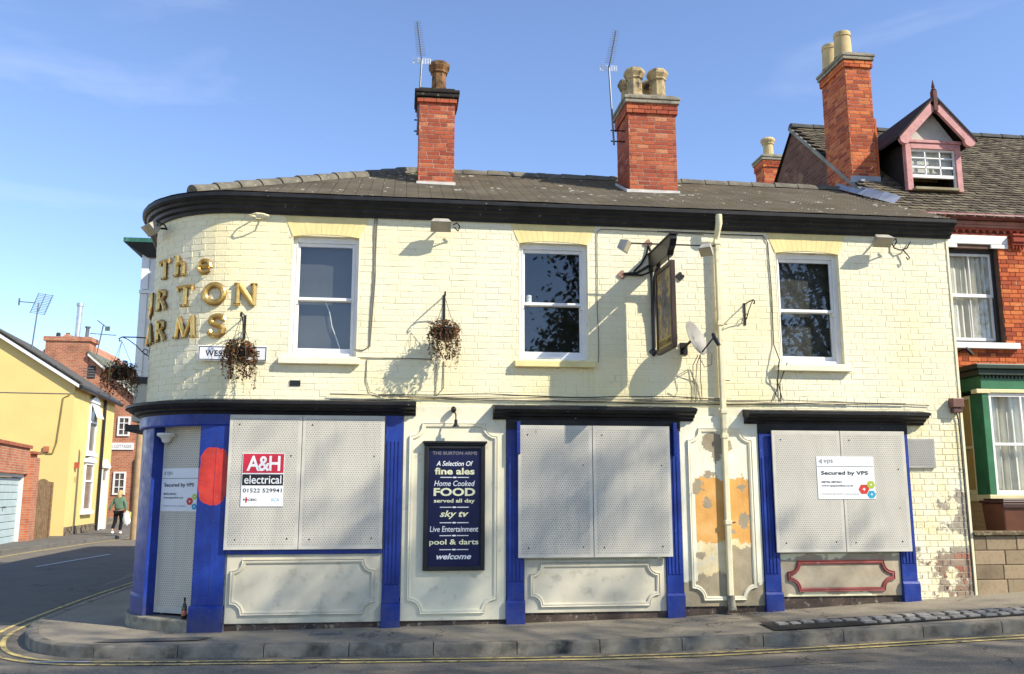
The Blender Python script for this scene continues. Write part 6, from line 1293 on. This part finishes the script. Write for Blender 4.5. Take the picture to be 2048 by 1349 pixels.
t = thing('roof_aerial', 'spindly television aerial with two booms behind the broad cottage chimney', 'aerial', (-15.2, BY + .5, 8.2)); m = MB(); m.tube([(-15.25, BY + .5, 8.0), (-14.98, BY + .5, 9.95)], .03, 6); m.build('pole', GALV, t); m = MB(); m.tube([(-15.55, BY + .4, 9.48), (-14.3, BY + .4, 9.40)], .02, 5); m.tube([(-15.25, BY + .4, 10.15), (-14.70, BY + .4, 9.75)], .025, 5)
for k in range(6): x = -15.5 + .22 * k; m.tube([(x, BY + .25, 9.38), (x, BY + .55, 9.50)], .008, 4)
m.box(-14.85, -14.62, BY + .38, BY + .40, 9.62, 9.85); m.build('boom', GALV, t)
far = thing('far_terrace', 'low terrace roofs closing the end of the side street', 'house', (-6, 46, 0)); m = MB(); m.box(-12, 6, 46, 54, 0, 4.6); m.build('wall', BB, far); m = MB(); m.prism([(-12.2, 45.8, 4.6), (-12.2, 54.2, 4.6), (-12.2, 50, 6.2)], (18.4, 0, 0)); m.build('roof', bpy.data.materials['grey_slates'], far)
# ================================================================== PERSON walking up the side street
def skin(name, verts, edges, radii, mat, parent, sub=2, root=0):
    off = loc_of(parent); me = bpy.data.meshes.new(name); me.from_pydata([tuple(Vector(v)) for v in verts], edges, []); o = bpy.data.objects.new(name, me); COL.objects.link(o)
    md = o.modifiers.new('skin', 'SKIN'); md.use_smooth_shade = True
    for i, r in enumerate(radii): me.skin_vertices[0].data[i].radius = r if isinstance(r, tuple) else (r, r)
    me.skin_vertices[0].data[root].use_root = True
    s = o.modifiers.new('sub', 'SUBSURF'); s.levels = sub; s.render_levels = sub
    me.materials.append(mat); o.parent = parent; reg(o, off); return o
PX = Vector((-10.30, 23.9, .125)); SKIN = simple('skin', (.50, .28, .19), .6, .3, bump=0)
per = thing('person', 'person in green hooded top and black trousers walking away up the side street', 'person', PX)
fwd = Vector((.10, 1, 0)).normalized(); rt = Vector((1, -.10, 0)).normalized()
def B(r, f, z): return rt * r + fwd * f + Vector((0, 0, z))
bv = [B(0, 0, .92), B(0, .0, 1.10), B(0, .02, 1.32), B(0, .03, 1.43), B(0, .05, 1.52), B(.01, .06, 1.62),
      B(.17, .02, 1.36), B(.24, .02, 1.10), B(.25, .06, .87), B(-.17, .02, 1.36), B(-.28, -.04, 1.12), B(-.38, -.02, .90),
      B(.09, 0, .88), B(.09, .10, .50), B(.10, -.02, .09), B(.10, .08, .04), B(-.09, 0, .88), B(-.08, -.06, .50), B(-.09, -.30, .16), B(-.09, -.27, .06)]
be = [(0, 1), (1, 2), (2, 3), (3, 4), (4, 5), (2, 6), (6, 7), (7, 8), (2, 9), (9, 10), (10, 11), (0, 12), (12, 13), (13, 14), (14, 15), (0, 16), (16, 17), (17, 18), (18, 19)]
skin('body', bv, be, [.12, .10, .12, .05, .07, .085, .055, .042, .03, .055, .042, .03, .08, .058, .042, .035, .08, .058, .042, .035], SKIN, per)
skin('hooded_top', [B(0, 0, .90), B(0, 0, 1.08), B(0, .01, 1.28), B(0, .0, 1.40), B(.17, .02, 1.37), B(.25, .02, 1.11), B(.255, .05, .90), B(-.17, .02, 1.37), B(-.29, -.04, 1.12), B(-.37, -.02, .93)], [(0, 1), (1, 2), (2, 3), (2, 4), (4, 5), (5, 6), (2, 7), (7, 8), (8, 9)], [(.20, .15), (.18, .14), (.19, .145), .10, .085, .062, .05, .085, .062, .05], simple('sage_green_jersey', (.13, .21, .14), .9, .1, var=.15), per)
skin('trousers', [B(0, 0, .92), B(.095, 0, .84), B(.095, .10, .50), B(.10, -.02, .12), B(-.095, 0, .84), B(-.085, -.06, .50), B(-.09, -.29, .18)], [(0, 1), (1, 2), (2, 3), (0, 4), (4, 5), (5, 6)], [(.16, .12), .105, .075, .062, .105, .075, .062], simple('black_cotton', (.012, .012, .015), .85, .1), per)
m = MB(); c = PX + B(.01, .05, 1.60); m.blob(c, (.098, .115, .125), 12, 8); c2 = PX + B(0, -.06, 1.50); m.blob(c2, (.075, .06, .16), 10, 6); m.build('hair', simple('fair_hair', (.50, .36, .16), .6, .3, var=.3, sc_=20), per, smooth=True)
for k, q in enumerate((B(.10, .06, .05), B(-.09, -.24, .07))): m = MB(); m.blob(PX + q, (.05, .13, .055), 10, 6); m.build('shoe', PWHITE, per, smooth=True)
for (nm, lab, q, sx, mat) in (('carrier_bag', 'bulging white carrier bag in the walking person right hand', B(.28, .06, .55), (.15, .10, .25), PWHITE), ('carrier_bag', 'pale yellow carrier bag held beside the white one', B(.40, .10, .66), (.10, .07, .13), simple('pale_yellow_bag', (.55, .48, .16), .6, .3))):
    m = MB(); random.seed(4); m.blob(PX + q, sx, 12, 8, .10); t = m.build(nm, mat, None, smooth=True, at=PX + q); tag(t, lab, 'bag'); m = MB(); m.tube([PX + q + Vector((0, 0, sx[2] * .9)), PX + B(.255, .06, .86)], .012, 4); m.build('handle', mat, t)

# a scatter of dry leaves and litter along the kerb and the foot of the wall
m = MB(); R_ = random.Random(21)
for k in range(240):
    x = R_.uniform(-4.4, 9.0); nearkerb = R_.random() < .55
    if nearkerb: y = yk(x) - abs(R_.gauss(0, .10)) - .01; z = zr(x, y) + .012
    else: y = -abs(R_.gauss(0, .10)) - .09; z = gw(x) + (kt(x) - gw(x)) * min(1, -y / (-yk(x) - .13)) + .012
    if x < -3.0 : continue
    L = R_.uniform(.008, .022); a = R_.uniform(0, 6.3); d = Vector((math.cos(a), math.sin(a), R_.uniform(-.2, .3))) * L; e = Vector((-math.sin(a), math.cos(a), R_.uniform(-.2, .4))) * L * .6; q = Vector((x, y, z))
    m.add([q - d, q + e, q + d, q - e], [(0, 1, 2, 3)])
lf = m.build('fallen_leaves', LEAFM); lf['kind'] = 'stuff'; tag(lf, 'scatter of small dry leaves along the kerb and wall foot', 'leaves')

per.scale = (.93, .93, .93)
# ================================================================== TREES across the street (they shade the pub front and show in its panes)
LEAF = NT('tree_leaf'); LEAF = LEAF.fin(LEAF.ramp(LEAF.rnd(), [(0, (.018, .035, .010)), (.5, (.035, .065, .016)), (1, (.06, .09, .022))]), .6, .3)
BARK = simple('grey_bark', (.11, .085, .06), .95, .1, var=.3, sc_=6, bump=.6, bsc=12, bd=.02)
def tree(label, x, y, h, r, zc, n, seed, clumps=46, lmin=.10, lmax=.2, flat_=1.0):
    R_ = random.Random(seed); t = thing('street_tree', label, 'tree', (x, y, 0), 'trees across the street'); m = MB(); top = Vector((x, y, zc + (h - zc) * .55))
    m.tube([(x, y, -.1), (x + .05, y, 1.5), (x - .05, y + .05, zc * .6), (x, y, zc), tuple(top)], [.34, .26, .22, .17, .05], 10)
    C = []
    for k in range(clumps):
        while True:
            p = Vector((R_.uniform(-1, 1), R_.uniform(-1, 1), R_.uniform(-1, 1)))
            if .25 < p.length < 1: break
        C.append(Vector((x, y, (h + zc) / 2)) + Vector((p.x * r, p.y * r * flat_, p.z * (h - zc) / 2)))
    for c in C[::3]: b = Vector((x, y, R_.uniform(zc * .8, zc + (h - zc) * .4))); m.tube([b, b.lerp(c, .5) + Vector((0, 0, .2)), c], [.09, .05, .015], 5)
    m.build('trunk', BARK, t, smooth=True); m = MB()
    for k in range(n):
        c = C[R_.randrange(len(C))]; s_ = .9 + .35 * R_.random(); p = c + Vector((R_.gauss(0, .55), R_.gauss(0, .55), R_.gauss(0, .45))) * s_
        L = R_.uniform(lmin, lmax); d = Vector((R_.uniform(-1, 1), R_.uniform(-1, 1), R_.uniform(-1, .5))).normalized(); e = d.cross(Vector((R_.uniform(-1, 1), R_.uniform(-1, 1), R_.uniform(-1, 1)))).normalized() * L * .5
        m.add([p - d * L, p + e, p + d * L, p - e], [(0, 1, 2, 3)])
    m.build('crown', LEAF, t)
tree('tall leafy tree across the street mirrored in the right-hand window', 20.7, -15.7, 20.9, 4.0, 7.6, 13000, 11, 90, .08, .14)
tree('broad leafy tree across the street behind the camera', 14.4, -15.7, 21.0, 4.2, 3.4, 18000, 12, 110, .08, .14)
tree('lower leafy tree across the street shading the right-hand road', 27.6, -16.4, 15.2, 4.2, 5.0, 12000, 15, 70, .08, .16)
tree('leafy tree further back mirrored in the middle window', 10.2, -26, 13.0, 5.2, 2.2, 12000, 13, 60)
